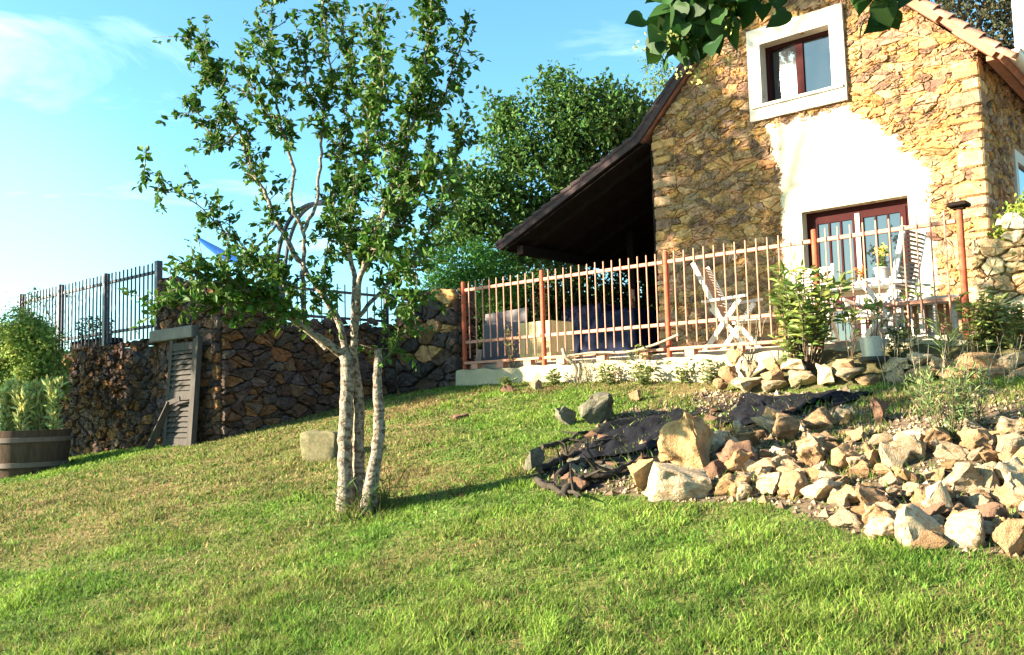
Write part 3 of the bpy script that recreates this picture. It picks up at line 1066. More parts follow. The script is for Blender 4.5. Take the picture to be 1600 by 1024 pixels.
# long low retaining wall under the dark fence
AE = -3.01
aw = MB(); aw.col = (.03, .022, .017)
AL, AR = -14.6, -9.45
aw.box((AL, AE, -.3), (AR, AE + .30, 2.55))
masonry(aw, [(AL, -.1), (AR, -.1), (AR, 2.66), (AL, 2.62)], .17, .105, lambda u, v, d: (u, AE - d, v), PAL_SHADE, rng, gap=.006, depth=(.02, .075))
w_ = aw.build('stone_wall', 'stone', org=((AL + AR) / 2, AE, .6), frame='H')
tag(w_, 'long shaded rubble stone wall below the dark railing at the left', 'stone wall', 'rubble stone walls round the terrace')
# tall corner block with the return wall behind the fruit tree
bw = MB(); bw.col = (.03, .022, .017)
bw.box((-9.45, AE, .5), (-7.9, AE + .85, 3.22)); bw.box((-8.2, AE + .85, .5), (-7.9, .28, 2.80))
masonry(bw, [(-9.45, .6), (-7.9, .6), (-7.9, 3.5), (-9.45, 3.6)], .19, .115, lambda u, v, d: (u, AE - d, v), PAL_SHADE, rng, gap=.006, depth=(.02, .075),
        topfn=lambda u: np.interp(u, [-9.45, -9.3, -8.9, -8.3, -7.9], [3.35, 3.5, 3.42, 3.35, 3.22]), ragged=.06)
masonry(bw, [(AE, .8), (.05, .8), (.05, 3.4), (AE, 3.4)], .22, .13, lambda u, v, d: (-7.9 + d, u, v), PAL_SHADE, rng, gap=.006, depth=(.02, .075),
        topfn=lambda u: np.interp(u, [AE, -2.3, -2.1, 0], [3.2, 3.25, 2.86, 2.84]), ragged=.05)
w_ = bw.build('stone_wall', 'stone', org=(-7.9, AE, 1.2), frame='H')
tag(w_, 'tall dark rubble stone corner wall running back behind the fruit tree', 'stone wall', 'rubble stone walls round the terrace')
# pier beside the red fence
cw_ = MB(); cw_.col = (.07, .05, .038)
cw_.box((-7.95, .02, 1.2), (-6.66, .34, 3.15))
masonry(cw_, [(-7.9, 1.3), (-6.62, 1.3), (-6.62, 3.4), (-7.9, 3.4)], .25, .16, lambda u, v, d: (u, .0 - d, v), PAL_SHADE + PAL_G[:2], rng, gap=.012, depth=(.03, .09),
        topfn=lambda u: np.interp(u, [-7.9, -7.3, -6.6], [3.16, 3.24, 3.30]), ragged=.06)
masonry(cw_, [(0, 1.6), (.36, 1.6), (.36, 3.3), (0, 3.3)], .22, .15, lambda u, v, d: (-6.64 + d, u, v), PAL_SHADE, rng, gap=.012, depth=(.02, .05))
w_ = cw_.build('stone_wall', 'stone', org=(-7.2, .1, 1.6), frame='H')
tag(w_, 'short rubble stone pier against the left end of the red brown fence', 'stone wall', 'rubble stone walls round the terrace')
# sunlit wall at the right edge
rw = MB(); rw.col = (.30, .23, .14)
rw.box((.16, .02, 1.3), (3.4, .40, 2.98))
masonry(rw, [(.14, 1.4), (3.4, 1.4), (3.4, 3.6), (.14, 3.6)], .21, .125, lambda u, v, d: (u, .0 - d, v), PAL_R, rng, gap=.007, depth=(.02, .08),
        topfn=lambda u: np.interp(u, [.1, .6, 1.5, 3.4], [3.0, 3.15, 3.25, 3.3]), ragged=.06)
w_ = rw.build('stone_wall', 'stone', org=(1.2, .1, 1.6), frame='H')
tag(w_, 'sunlit cream rubble stone wall right of the capped fence post', 'stone wall', 'rubble stone walls round the terrace')
# pale rendered plinth under the red fence
kb = MB()
nn_ = 60
for (i) in range(nn_):
    a, b = -6.62 + 6.8 * i / nn_, -6.62 + 6.8 * (i + 1) / nn_
    za = 2.10 + .012 * math.sin(i * 1.7) + .01 * math.sin(i * .6)
    zb = 2.10 + .012 * math.sin((i + 1) * 1.7) + .01 * math.sin((i + 1) * .6)
    o1, o2 = .012 * math.sin(i * 2.1), .012 * math.sin((i + 1) * 2.1)
    kb.add([(a, -.10 + o1, 1.3), (b, -.10 + o2, 1.3), (b, -.08 + o2, zb), (a, -.08 + o1, za), (b, .17, zb), (a, .17, za)], [(0, 1, 2, 3), (3, 2, 4, 5)])
w_ = kb.build('low_wall', 'palewall', org=(-3.2, 0, 1.7), frame='H', sharp=50)
tag(w_, 'low pale rendered wall under the red brown fence', 'low wall')

# concrete lintel and shutter against the corner block
c = MB(); c.box((-9.46, AE - .14, 2.58), (-8.36, AE - .02, 2.74), bev=.012)
tag(c.build('lintel_slab', 'concrete', org=(-9.05, AE - .1, 2.60), frame='H'), 'grey concrete slab set in the wall above the louvred shutter', 'slab')
g0 = g1(*W(-8.8, AE - .2)[:2])
sh = hthing('shutter', 'tall weathered grey louvred shutter leaning on the dark stone wall', 'shutter', -8.82, AE - .2, g0)
lean = math.radians(4)
Rl = np.array(((1, 0, 0), (0, math.cos(lean), -math.sin(lean)), (0, math.sin(lean), math.cos(lean))))
Rl = Rl.T
s0, s1, sz0, sz1 = -8.81, -8.10, g0 - .02, 2.56
pv = (-8.8, AE - .26, g0)


def leanbox(mb, a, b, extra=0):
    mb.box(a, b, rot=Rl, piv=pv)


ea, eb = AE - .285, AE - .245
c = MB()
leanbox(c, (s0, ea, sz0), (s0 + .075, eb, sz1)); leanbox(c, (s1 - .13, ea, sz0), (s1 - .055, eb, sz1))
for z in (sz0 + .02, sz0 + .62, sz1 - .14): leanbox(c, (s0 + .075, ea + .003, z), (s1 - .13, eb - .003, z + .10))
leanbox(c, (s1 - .05, ea - .01, sz0), (s1, eb + .02, sz1 + .02))
c.build('frame', 'shutter', sh)
for (za, zb) in ((sz0 + .13, sz0 + .61), (sz0 + .73, sz1 - .15)):
    c = MB()
    z = za
    while z < zb:
        vs = [(s0 + .075, ea + .004, z), (s1 - .13, ea + .004, z), (s1 - .13, eb - .004, z + .045), (s0 + .075, eb - .004, z + .045)]
        vs += [(a_, b_, c_ + .012) for a_, b_, c_ in vs]
        vs = [Rl @ (np.array(q) - pv) + pv for q in vs]
        c.add(vs, [(0, 1, 2, 3), (7, 6, 5, 4), (1, 0, 4, 5), (3, 2, 6, 7), (0, 3, 7, 4), (2, 1, 5, 6)])
        z += .068
    c.build('louvres', 'shutter', sh)
c = MB()
ga, gb = g1(*W(-9.15, AE - .5)[:2]), g1(*W(-8.6, AE - .5)[:2])
c.beam((-8.80, AE - .48, ga + .06), (-8.54, AE - .33, ga + .64), .08, .025, up=(1, 0, .3))
c.beam((-8.60, AE - .345, ga + .62), (-8.30, AE - .33, ga + .68), .06, .02, up=(0, 1, 0))
tag(c.build('plank', 'shutter', org=(-9.16, AE - .48, ga), frame='H'), 'short silvery plank propped against the foot of the louvred shutter', 'plank')

# ================================================================== FENCES
def fence(name, label, cat, posts, e, zt, rails, barspan, base, pm, rm, barstep, round_post, bar_r, skip=(), group=None, tops=None):
    f = hthing(name, label, cat, posts[0], e, base, group)
    pr = None
    for i, s in enumerate(posts):
        c = MB()
        top = tops[i] if tops else zt
        if round_post: c.tube([(s, e, base - .12), (s, e, top - .01), (s, e, top)], [.033, .033, .027], n=14)
        else: c.box((s - .042, e - .042, base - .12), (s + .042, e + .042, top), bev=.004)
        c.build('post', pm, f)
    for a, b in zip(posts[:-1], posts[1:]):
        for z in rails:
            if (a, z) in skip: continue
            c = MB(); c.box((a + .036, e - .022, z - .021), (b - .036, e + .022, z + .021), bev=.004); c.build('rail', rm, f)
        n_ = max(1, int(round((b - a) / barstep)))
        for q in range(1, n_):
            s = a + (b - a) * q / n_
            if pr is None:
                c = MB(); c.tube([(s, e - .028, barspan[0]), (s, e - .028, barspan[1] - .006), (s, e - .028, barspan[1])], [bar_r, bar_r, bar_r * .6], n=8)
                pr = c.build('bar', rm, f); s00 = s
            else:
                part_copy(pr, f, (s - s00, 0, random.uniform(-.006, .006)))
    return f


RP = [-6.53, -5.09, -3.20, -1.38, .05]
red = fence('metal_fence', 'long red brown railing of thin vertical bars along the terrace edge', 'fence', RP, .02, 3.37, (3.245, 2.50), (2.27, 3.36), 2.14,
            'redpost', 'rail', .126, True, .0085)
c = MB()
for a, b in zip(RP[:3], RP[1:4]):
    c.box((a + .04, -.045, 2.185), (b - .04, .045, 2.222), bev=.005)
    for q in range(3):
        s = a + (b - a) * (q + .5) / 3
        c.box((s - .06, -.05, 2.11), (s + .06, .05, 2.184))
c.build('base_beam', 'rail', red)
c = MB(); c.box((-.04, -.07, 3.375), (.14, .11, 3.42), bev=.01); c.box((.0, -.03, 3.355), (.10, .07, 3.374)); c.build('post_cap', 'darkwood', red)
dark = fence('metal_fence', 'dark navy railing standing on the shaded stone wall at the left', 'fence', [-9.66, -11.23, -12.82, -14.39][::-1], AE + .10, 3.76,
             (3.61, 2.85), (2.68, 3.74), 2.62, 'navy', 'navy', .125, False, .0125)
back_ = hthing('metal_fence', 'low dark railing on the return wall glimpsed behind the fruit tree trunk', 'fence', -8.05, -2.0, 2.8)
c = MB()
for e in (-2.0, -.1): c.box((-8.08, e - .03, 2.78), (-8.02, e + .03, 3.42))
c.build('post', 'navy', back_)
c = MB()
for z in (2.92, 3.30): c.box((-8.07, -1.97, z - .018), (-8.03, -.13, z + .018))
c.build('rail', 'navy', back_)
for q in range(13):
    e = -1.87 + q * .14
    if q == 0:
        c = MB(); c.tube([(-8.05, e, 2.84), (-8.05, e, 3.42)], .010, n=6); pr_ = c.build('bar', 'navy', back_)
    else: part_copy(pr_, back_, (0, .14 * q, 0))

# ================================================================== TREES
TY = 7.15


def px3(px, py, dep=0.0):
    return at_y(px, py, TY + dep)


GREENS = dict(apple=(.050, .115, .015), back=(.050, .112, .020), hedge=(.055, .16, .025), bright=(.12, .20, .03), linden=(.020, .058, .010), sage=(.42, .47, .17))


def fruit_tree():
    rng = np.random.default_rng(21)
    base = on_ground(560, 800)
    t = thing('fruit_tree', 'slim fruit tree with three pale trunks growing on the sloping lawn', 'tree', base)
    org = np.array(base)

    def trunk(px, r, label=None, dz=0.0):
        P = smooth_path([px3(x, y, d) for x, y, d in px], .05)
        k = len(P)
        rad = np.interp(np.linspace(0, 1, k), np.linspace(0, 1, len(r)), r)
        mb = MB()
        rad = rad * (1 + .025 * np.sin(np.arange(k) * .7) + rng.uniform(-.015, .015, k))
        P = P + rng.normal(0, .004, P.shape)
        mb.tube(P - org, rad, n=14, jit=.035)
        o = mb.build('trunk', 'bark', t, sharp=80)
        if label: o['label'] = label
        return P
    trunk([(541, 806, 0), (540, 760, 0), (539, 700, 0), (541, 640, 0), (543, 590, 0), (541, 560, 0), (534, 546, 0)], [.082, .060, .054, .053, .056, .050])
    trunk([(567, 803, .10), (562, 760, .10), (560, 700, .10), (561, 640, .08), (556, 590, .05), (552, 560, .03), (552, 540, .02)], [.072, .052, .044, .043, .042, .036])
    trunk([(572, 802, -.08), (579, 765, -.08), (586, 720, -.06), (592, 680, -.05), (592, 640, -.04), (590, 600, -.04), (590, 570, -.04), (591, 546, -.04)],
          [.075, .056, .048, .045, .040, .034, .028], 'short sawn off trunk')
    BR = [  # pixel path with depth, radius start/end, fraction from which twigs grow, twig density
        ([(536, 556, 0), (505, 532, -.1), (470, 508, -.2), (440, 490, -.35), (415, 466, -.5), (372, 448, -.65), (335, 432, -.75), (300, 425, -.8)], .042, .010, .35, 2.6),
        ([(437, 488, -.35), (395, 470, -.45), (330, 478, -.5), (285, 468, -.55), (240, 478, -.6)], .018, .005, .25, 1.5),
        ([(512, 548, .02), (480, 520, .1), (455, 500, .15)], .022, .010, .9, .3),
        ([(458, 500, -.2), (455, 478, -.2), (440, 440, -.15), (410, 420, -.1), (385, 405, 0)], .017, .005, .2, 1.9),
        ([(541, 552, 0), (528, 500, .1), (500, 455, .15), (470, 412, .2), (434, 349, .25), (412, 300, .3), (390, 260, .35), (372, 200, .4), (345, 140, .45), (325, 110, .5)], .034, .006, .42, 1.0),
        ([(372, 205, .4), (340, 230, .45), (318, 185, .5), (298, 165, .5)], .010, .003, .1, 1.2),
        ([(345, 140, .45), (325, 100, .5), (305, 75, .55), (289, 58, .6)], .008, .003, .0, 1.3),
        ([(434, 349, .25), (395, 390, .1), (360, 370, 0), (325, 335, -.1), (280, 300, -.2), (226, 264, -.3)], .013, .003, .3, .8),
        ([(475, 510, -.15), (473, 440, -.2), (474, 362, -.25), (456, 324, -.3), (458, 267, -.3), (444, 213, -.3), (432, 160, -.3), (423, 60, -.3), (430, -10, -.3)], .022, .004, .5, .9),
        ([(474, 362, -.25), (495, 312, -.2), (501, 240, -.15), (506, 176, -.1), (516, 110, -.05), (505, 20, 0), (500, -40, 0)], .018, .004, .35, 1.1),
        ([(444, 213, -.3), (420, 180, -.35), (400, 150, -.4), (385, 110, -.4)], .008, .003, .1, 1.0),
        ([(553, 545, .02), (553, 490, .1), (555, 440, .2), (545, 385, .25), (550, 320, .3), (575, 220, .3), (585, 120, .3), (590, 30, .3)], .030, .004, .28, 1.9),
        ([(551, 555, 0), (556, 500, -.1), (560, 450, -.2), (577, 390, -.3), (600, 330, -.35), (625, 260, -.4), (648, 180, -.4), (664, 90, -.4), (672, 10, -.4), (664, -40, -.4)], .032, .005, .26, 1.9),
        ([(648, 185, -.4), (688, 168, -.35), (703, 122, -.3), (722, 68, -.3)], .010, .003, .0, 1.4),
        ([(556, 500, .1), (598, 452, .25), (640, 410, .4), (670, 365, .5), (690, 320, .55), (710, 255, .6), (716, 210, .6)], .022, .004, .2, 1.4),
        ([(577, 390, -.3), (622, 395, -.45), (650, 430, -.55), (640, 478, -.6)], .012, .004, .1, 1.4),
        ([(598, 455, .25), (622, 470, .2), (632, 505, .15), (615, 545, .1)], .010, .003, .1, 1.2),
        ([(555, 440, .2), (600, 380, .5), (640, 310, .7), (672, 250, .8)], .014, .004, .15, 1.7),
        ([(545, 385, .25), (520, 340, .5), (530, 260, .7), (540, 180, .75), (545, 100, .75), (535, 50, .7)], .013, .004, .15, 1.4),
        ([(545, 385, .2), (520, 350, .0), (505, 420, -.1), (512, 470, -.15)], .009, .003, .1, 1.0),
        ([(600, 330, -.35), (640, 300, -.6), (675, 270, -.7), (700, 300, -.7)], .011, .003, .1, 1.5),
        ([(506, 176, -.1), (480, 140, -.2), (478, 90, -.25), (470, 50, -.3)], .009, .003, .1, 1.1),
        ([(625, 260, -.4), (590, 210, -.6), (600, 140, -.7), (595, 90, -.7)], .010, .003, .1, 1.2),
    ]
    bm_ = MB()
    P_, A_, Ls = [], [], []
    cen = px3(540, 330)
    for path, r0, r1, f0, dens in BR:
        P = smooth_path([px3(*p) for p in path], .05)
        k = len(P)
        bm_.tube(P - org + rng.normal(0, .005, P.shape), np.linspace(r0 * .85, r1 * .8, k) * (1 + rng.uniform(-.1, .1, k)), n=8)
        i0 = int(k * f0)
        seglen = (k - i0) * .05
        for q in range(max(2, int(seglen * 38 * dens))):
            i = rng.integers(i0, k)
            p = P[i]
            tan = unit(P[min(i + 1, k - 1)] - P[max(i - 1, 0)])
            dr = unit(tan * .5 + rng.normal(0, .75, 3) + np.array([0, 0, .25]))
            ln = rng.uniform(.06, .30) * (1.0 if i < k - 3 else 1.2)
            tw = np.array([p, p + dr * ln * .5 + rng.normal(0, .01, 3), p + dr * ln + np.array([0, 0, ln * .15])])
            if ln > .09: bm_.tube(tw - org, [.004, .003, .0015], n=4, cap=False)
            nl = rng.integers(9, 19)
            for j in range(nl):
                tt = rng.uniform(.2, 1.05)
                P_.append(p + dr * ln * tt + rng.normal(0, .008, 3)); A_.append(unit(dr * .35 + rng.normal(0, .7, 3) + np.array([0, 0, -.05])))
        tip = P[-1]
        for j in range(10):
            P_.append(P[max(0, k - 1 - j // 2)]); A_.append(rng.normal(0, .7, 3) + np.array([0, 0, .3]))
    bm_.build('branches', 'bark', t, sharp=80)
    P_, A_ = np.array(P_), np.array(A_)
    n = len(P_)
    L = rng.uniform(.030, .080, n)
    me = leaf_mesh('crown', P_ - org, A_, L, L * rng.uniform(.5, .68, n), shades(rng, n, GREENS['apple'], .4, .25), rng)
    link_mesh('crown', me, 'leaf', t)
    # tuft of long grass round the foot is part of the lawn
    return t


fruit_tree()


def blob_tree(name, label, cat, base, blobs, trunkpaths, leafcol, size, clumps, per, rng, group=None, sub=0.28, bark='darkbark', matn='leaf', asp=.6):
    """blobs: (center xyz, radius xyz)"""
    t = thing(name, label, cat, base, 0, group)
    org = np.array(base)
    tm = MB()
    for path, r0, r1 in trunkpaths:
        P = smooth_path(path, .25)
        tm.tube(P - org + rng.normal(0, .01, P.shape), np.linspace(r0, r1, len(P)), n=9, jit=.06)
    tm.build('trunk', bark, t, sharp=80)
    tot = sum(b[1][0] * b[1][2] for b in blobs)
    Ps, Cs = [], []
    for c, r in blobs:
        nclump = max(4, int(clumps * r[0] * r[2] / tot))
        d = unit(rng.normal(size=(nclump, 3)))
        rr = rng.uniform(.45, 1.08, (nclump, 1)) ** .6
        cc = np.array(c) + d * rr * np.array(r)
        for q in cc:
            k = rng.integers(int(per * .5), int(per * 1.5))
            sp = sub * rng.uniform(.6, 1.3)
            Ps.append(q + np.clip(rng.normal(0, sp * .55, (k, 3)), -sp * 1.2, sp * 1.2) * np.array([1, 1, .8]))
            Cs.append(shades(rng, k, np.array(leafcol) * rng.uniform(.7, 1.3), .25, .2))
    P = np.concatenate(Ps); cols = np.concatenate(Cs)
    n = len(P)
    L = rng.uniform(.7, 1.3, n) * size
    me = quad_leaves('crown', P - org, L, L * asp, cols, rng, A=rng.normal(size=(n, 3)) + np.array([0, 0, -.2]))
    link_mesh('crown', me, matn, t)
    return t


def pblob(px, py, Y, rpx, ry=None, flat=1.0):
    r = rpx * Y / FPX
    return (at_y(px, py, Y), (r, ry or r * .9, r * flat))


rng = np.random.default_rng(31)
bt = np.array([1.2, 21.0, 2.0])
bl = [pblob(850, 290, 20, 85), pblob(935, 225, 20.5, 75), pblob(800, 225, 20, 45), pblob(985, 195, 21, 45), pblob(770, 330, 19.5, 60), pblob(870, 370, 20, 70),
      pblob(725, 345, 19, 38), pblob(800, 185, 20.5, 30), pblob(870, 150, 20.5, 34), pblob(930, 155, 21, 36), pblob(975, 150, 21, 26), pblob(735, 290, 19.3, 28),
      pblob(1000, 300, 21, 60), pblob(700, 370, 18.5, 26), pblob(805, 390, 19, 45), pblob(770, 160, 20.5, 14), pblob(870, 120, 20.5, 12), pblob(905, 190, 20, 50)]
tp = [([bt, at_y(905, 400, 20.6), at_y(880, 300, 20.3), at_y(870, 170, 20.4)], .24, .04), ([at_y(900, 390, 20.6), at_y(830, 370, 20), at_y(760, 345, 19.4), at_y(700, 375, 18.6)], .11, .03),
      ([at_y(885, 320, 20.4), at_y(840, 250, 20), at_y(800, 190, 20.4)], .09, .02), ([at_y(890, 340, 20.3), at_y(940, 250, 20.5), at_y(975, 170, 21)], .10, .02),
      ([at_y(760, 345, 19.4), at_y(720, 372, 18.8), at_y(672, 385, 18.2), at_y(640, 400, 18)], .05, .02)]
bl.append(pblob(665, 390, 18.2, 16))
blob_tree('broadleaf_tree', 'large dark green tree rising behind the open lean-to roof', 'tree', bt, bl, tp, GREENS['back'], .135, 900, 30, rng, sub=.36)
hb = np.array([at_y(720, 470, 16.4)[0], 16.4, 2.0])
bl = [pblob(700, 425, 16.2, 34), pblob(740, 415, 16.4, 36), pblob(770, 425, 16.8, 30), pblob(690, 455, 16.2, 30), pblob(735, 455, 16.4, 36), pblob(785, 455, 17, 32), pblob(745, 392, 16.6, 20)]
blob_tree('garden_bush', 'bright green rounded bush behind the stone pier and fence end', 'bush', hb, bl,
          [([hb, hb + np.array([.1, 0, .8]), at_y(735, 430, 16.4)], .05, .015), ([hb, hb + np.array([-.2, 0, .6]), at_y(700, 440, 16.2)], .04, .015),
           ([hb, at_y(760, 450, 16.6), at_y(775, 430, 16.8)], .04, .012)], GREENS['hedge'], .062, 330, 30, rng, sub=.20, matn='needle')
# foliage seen under the lean-to
for i, (px, py, Y, r, lab) in enumerate([(905, 470, 19, 48, 'dark shrub seen under the lean-to beside the timber post'), (985, 455, 19.5, 52, 'dark shrub seen under the lean-to beside the gable corner'),
                                         (830, 470, 18.2, 48, 'shrub behind the yellow crate under the lean-to eave'), (770, 490, 17.6, 42, 'shrub behind the grey brown board at the fence end')]):
    b_ = at_y(px, py, Y); b_[2] = 2.0
    blob_tree('shrub', lab, 'bush', b_, [pblob(px, py, Y, r), pblob(px + 26, py + 34, Y, r * .9), pblob(px - 28, py + 30, Y, r * .9), pblob(px, py + 62, Y, r)],
              [([b_, at_y(px, py, Y)], .05, .015), ([b_, at_y(px - 18, py - 10, Y)], .03, .01)], (.035, .075, .018), .11, 300, 28, rng, sub=.28, group='shrubs behind the lean-to')
# dark tree behind the right roof slope
b_ = np.array(W(1.6, HE + 9.5, 2.0))
Yt = b_[1]
blob_tree('broadleaf_tree', 'shadowy tree top behind the right roof slope and chimney', 'tree', b_,
          [pblob(1530, 10, Yt, 60), pblob(1560, 60, Yt, 45), pblob(1490, -20, Yt, 50), pblob(1600, -20, Yt, 70), pblob(1540, 90, Yt, 40), pblob(1620, 80, Yt + .5, 60)],
          [([b_, at_y(1560, 120, Yt), at_y(1540, 0, Yt)], .18, .04)], (.06, .06, .03), .11, 210, 26, rng, sub=.3)
# pale tree top beyond the left rake
b_ = np.array([at_y(1040, 300, 24)[0] + .6, 24.5, 2.0])
blob_tree('broadleaf_tree', 'pale green tree top peeping over the left rake of the gable', 'tree', b_,
          [pblob(1025, 105, 24, 16), pblob(1035, 135, 24, 22), pblob(1050, 165, 24, 34), pblob(1075, 190, 24, 40)],
          [([b_, at_y(1060, 200, 24.3), at_y(1035, 130, 24)], .15, .03)], (.11, .17, .035), .09, 90, 22, rng, sub=.3)

# big tree to the left of the view: shades the walls and part of the gable
HS = np.array([SUN[0], SUN[1], 0]) / math.hypot(SUN[0], SUN[1])
A_TREE = 10.5


def toward(p, a=A_TREE):
    p = np.array(p, float)
    t = (a - p @ HS)
    return p + HS * t + np.array([0, 0, t * math.tan(SUN_EL)])


SH = [(W(-12.4, AE, 1.6), .75), (W(-11.5, AE, 1.8), .7), (W(-11.2, AE, 1.6), .5), (W(-9.7, AE, 2.75), .4), (W(-5.2, 4.2, 2.7), .5), (W(-6.1, 4.4, 2.6), .45), (W(-5.6, 5.4, 3.2), .6), (W(-9.0, AE, 2.55), .5), (W(-8.4, AE, 2.75), .55),
      (W(-8.9, AE, 3.4), .6), (W(-11.6, AE, 3.0), .6), (W(-10.8, AE, 3.2), .6),
      (W(-7.3, 0, 2.9), .55), (W(-7.9, -1, 2.5), .5),
      (W(-4.8, HE, 2.9), .75), (W(-4.9, HE, 4.1), .70), (W(-4.0, HE, 3.3), .62), (W(-4.5, HE, 5.2), .75), (W(-3.9, HE, 4.6), .5), (W(-4.2, HE, 6.2), .48), (W(-4.3, HE, 6.6), .6),
      (W(-3.55, HE, 7.45), .5), (W(-2.4, HE, 7.7), .65), (W(-3.9, HE, 5.4), .42), (W(-6.5, HE, 4.6), .8), (W(-1.75, HE, 7.35), .40), (W(-5.4, HE, 5.9), .6)]
trunk_b = toward(W(-8.6, AE, 1)); trunk_b[2] = g1(trunk_b[0], trunk_b[1])
fork = trunk_b + np.array([0, 0, 3.4])
rng = np.random.default_rng(41)
bl = [(toward(p), (r * 1.1, r * 1.1, r * .95)) for p, r in SH]
paths = [([trunk_b, trunk_b + np.array([.1, .05, 1.8]), fork, fork + np.array([.1, .1, 3.5]), fork + np.array([.2, 0, 6.0])], .30, .08)]
for i, (c, r) in enumerate(bl):
    st = fork + np.array([.1, .1, min(max(0, c[2] - fork[2] - 1.5), 5.5)])
    paths.append(([st, (st + c) / 2 + np.array([0, 0, .2]), c], .07, .02))
blob_tree('broadleaf_tree', 'tall tree beyond the left edge that shades the stone walls', 'tree', trunk_b, bl, paths, (.05, .10, .02), .16, 620, 30, rng, sub=.40)

# linden with boughs hanging into the top of the view
def linden():
    rng = np.random.default_rng(51)
    base = np.array([2.9, .9, g1(2.9, .9)])
    t = thing('linden_tree', 'broad leaved linden whose boughs hang in front of the gable top', 'tree', base)
    org = base
    tm = MB()
    tr = smooth_path([base, base + np.array([-.05, .05, 1.5]), base + np.array([.05, .1, 3.0]), base + np.array([0, .2, 4.6])], .2)
    tm.tube(tr - org, np.linspace(.17, .10, len(tr)), n=12, jit=.05)
    Pl, Al, Sz = [], [], []
    fl = []

    def hang(path, nleaf, r=.02, spread=.06, size=(.046, .078), full=True, f0=.35):
        P = smooth_path(path, .03)
        tm.tube(P - org, np.linspace(r, .003, len(P)), n=6)
        i0 = int(len(P) * f0)
        for q in range(nleaf):
            i = rng.integers(i0, len(P))
            Pl.append(P[i] + rng.normal(0, spread, 3) * np.array([1, .9, .6])); Al.append(unit(rng.normal(0, .45, 3) + np.array([-.25, 0, -1.0]))); Sz.append(rng.uniform(*size))
        for q in range(nleaf // 9):
            i = rng.integers(i0, len(P)); fl.append(P[i] + rng.normal(0, .05, 3) - np.array([0, 0, .07]))
    Y0 = 2.5
    root = base + np.array([.05, .15, 3.6])
    hang([root, at_y(1250, -330, 2.3), at_y(1130, -110, Y0), at_y(1108, -10, Y0), at_y(1098, 25, Y0)], 100, .03, .055, f0=.72)
    hang([at_y(1130, -110, Y0), at_y(1092, -40, Y0 + .05), at_y(1064, 20, Y0 + .05), at_y(1054, 66, Y0)], 90, .012, .04, f0=.42)
    hang([at_y(1120, -110, Y0), at_y(1125, -50, Y0 - .05), at_y(1120, 22, Y0)], 60, .012, .055, f0=.4)
    hang([root, at_y(1330, -320, 2.35), at_y(1230, -120, 2.55), at_y(1205, -30, 2.55), at_y(1218, 4, 2.55)], 22, .02, .03, f0=.9)
    hang([root, at_y(1450, -300, 2.35), at_y(1390, -90, 2.5), at_y(1376, -22, 2.5), at_y(1376, 8, 2.5)], 26, .02, .045, (.058, .085), f0=.93)
    # the rest of the crown, above the picture
    for q in range(26):
        d = unit(np.array([rng.normal(), rng.normal() * .8, rng.uniform(.1, .7)]))
        st = tr[rng.integers(len(tr) // 2, len(tr))]
        en = st + d * rng.uniform(1.0, 2.1)
        if en[1] > 1.5 and en[2] < 4.2: en[2] = 4.2 + rng.uniform(0, .8)
        hang([st, (st + en) / 2 + np.array([0, 0, .15]), en], 26, .03, .2)
    tm.build('branches', 'darkbark', t, sharp=80)
    P, A, S = np.array(Pl), np.array(Al), np.array(Sz)
    n = len(P)
    me = heart_leaves('crown', P - org, A, S, shades(rng, n, GREENS['linden'], .35, .25), rng)
    link_mesh('crown', me, 'leaf', t)
    F = np.concatenate([np.repeat(np.array(fl), 14, 0) + rng.normal(0, .014, (len(fl) * 14, 3))])
    me = quad_leaves('blossom', F - org, .012, .009, shades(rng, len(F), (.40, .42, .14), .2), rng)
    link_mesh('blossom', me, 'needle', t)


linden()

# ================================================================== PLANTS


def plant(name, label, cat, base, h, nst, leaf, aspect, col, rng, spread=.35, nleaf=12, lean=(0, 0), upright=.6, matn='leaf', flower=None, group=None, stemcol='darkbark',
          bare=.25, droop=.0, rz=(0, 0)):
    base = np.array(base, float)
    t = thing(name, label, cat, base, 0, group)
    tm = MB()
    P_, A_ = [], []
    F_ = []
    for i in range(nst):
        a = rng.uniform(0, 2 * math.pi)
        top = np.array([math.cos(a) * spread * h * rng.uniform(.2, 1) + lean[0], math.sin(a) * spread * h * rng.uniform(.2, 1) + lean[1], h * rng.uniform(.65, 1.05)])
        b0 = np.array([math.cos(a), math.sin(a), 0]) * rng.uniform(0, .12) * h * min(1, spread * 2)
        b0[2] = -.03
        P = smooth_path([b0, b0 * .6 + top * .4 + rng.normal(0, .03, 3) * h, top], .05)
        tm.tube(P, np.linspace(.010, .003, len(P)) * max(.4, min(1.3, h)), n=5)
        i0 = int(len(P) * bare)
        for q in range(nleaf):
            k = rng.integers(i0, len(P))
            o = rng.normal(0, 1, 3); o[2] = upright * rng.uniform(.2, 1.4)
            P_.append(P[k] + rng.normal(0, .01, 3)); A_.append(unit(o))
        if flower: F_.append(P[-1])
    tm.build('stem', stemcol, t, sharp=80)
    n = len(P_)
    L = rng.uniform(.7, 1.25, n) * leaf
    me = leaf_mesh('foliage', np.array(P_), np.array(A_), L, L * aspect, shades(rng, n, col, .35, .2), rng, droop=droop)
    link_mesh('foliage', me, matn, t)
    if flower:
        F = np.repeat(np.array(F_), 9, 0) + rng.normal(0, .018, (len(F_) * 9, 3))
        me = quad_leaves('flower', F, .035, .03, shades(rng, len(F), flower, .2, .1), rng)
        link_mesh('flower', me, 'petal', t)
    return t


rng = np.random.default_rng(61)
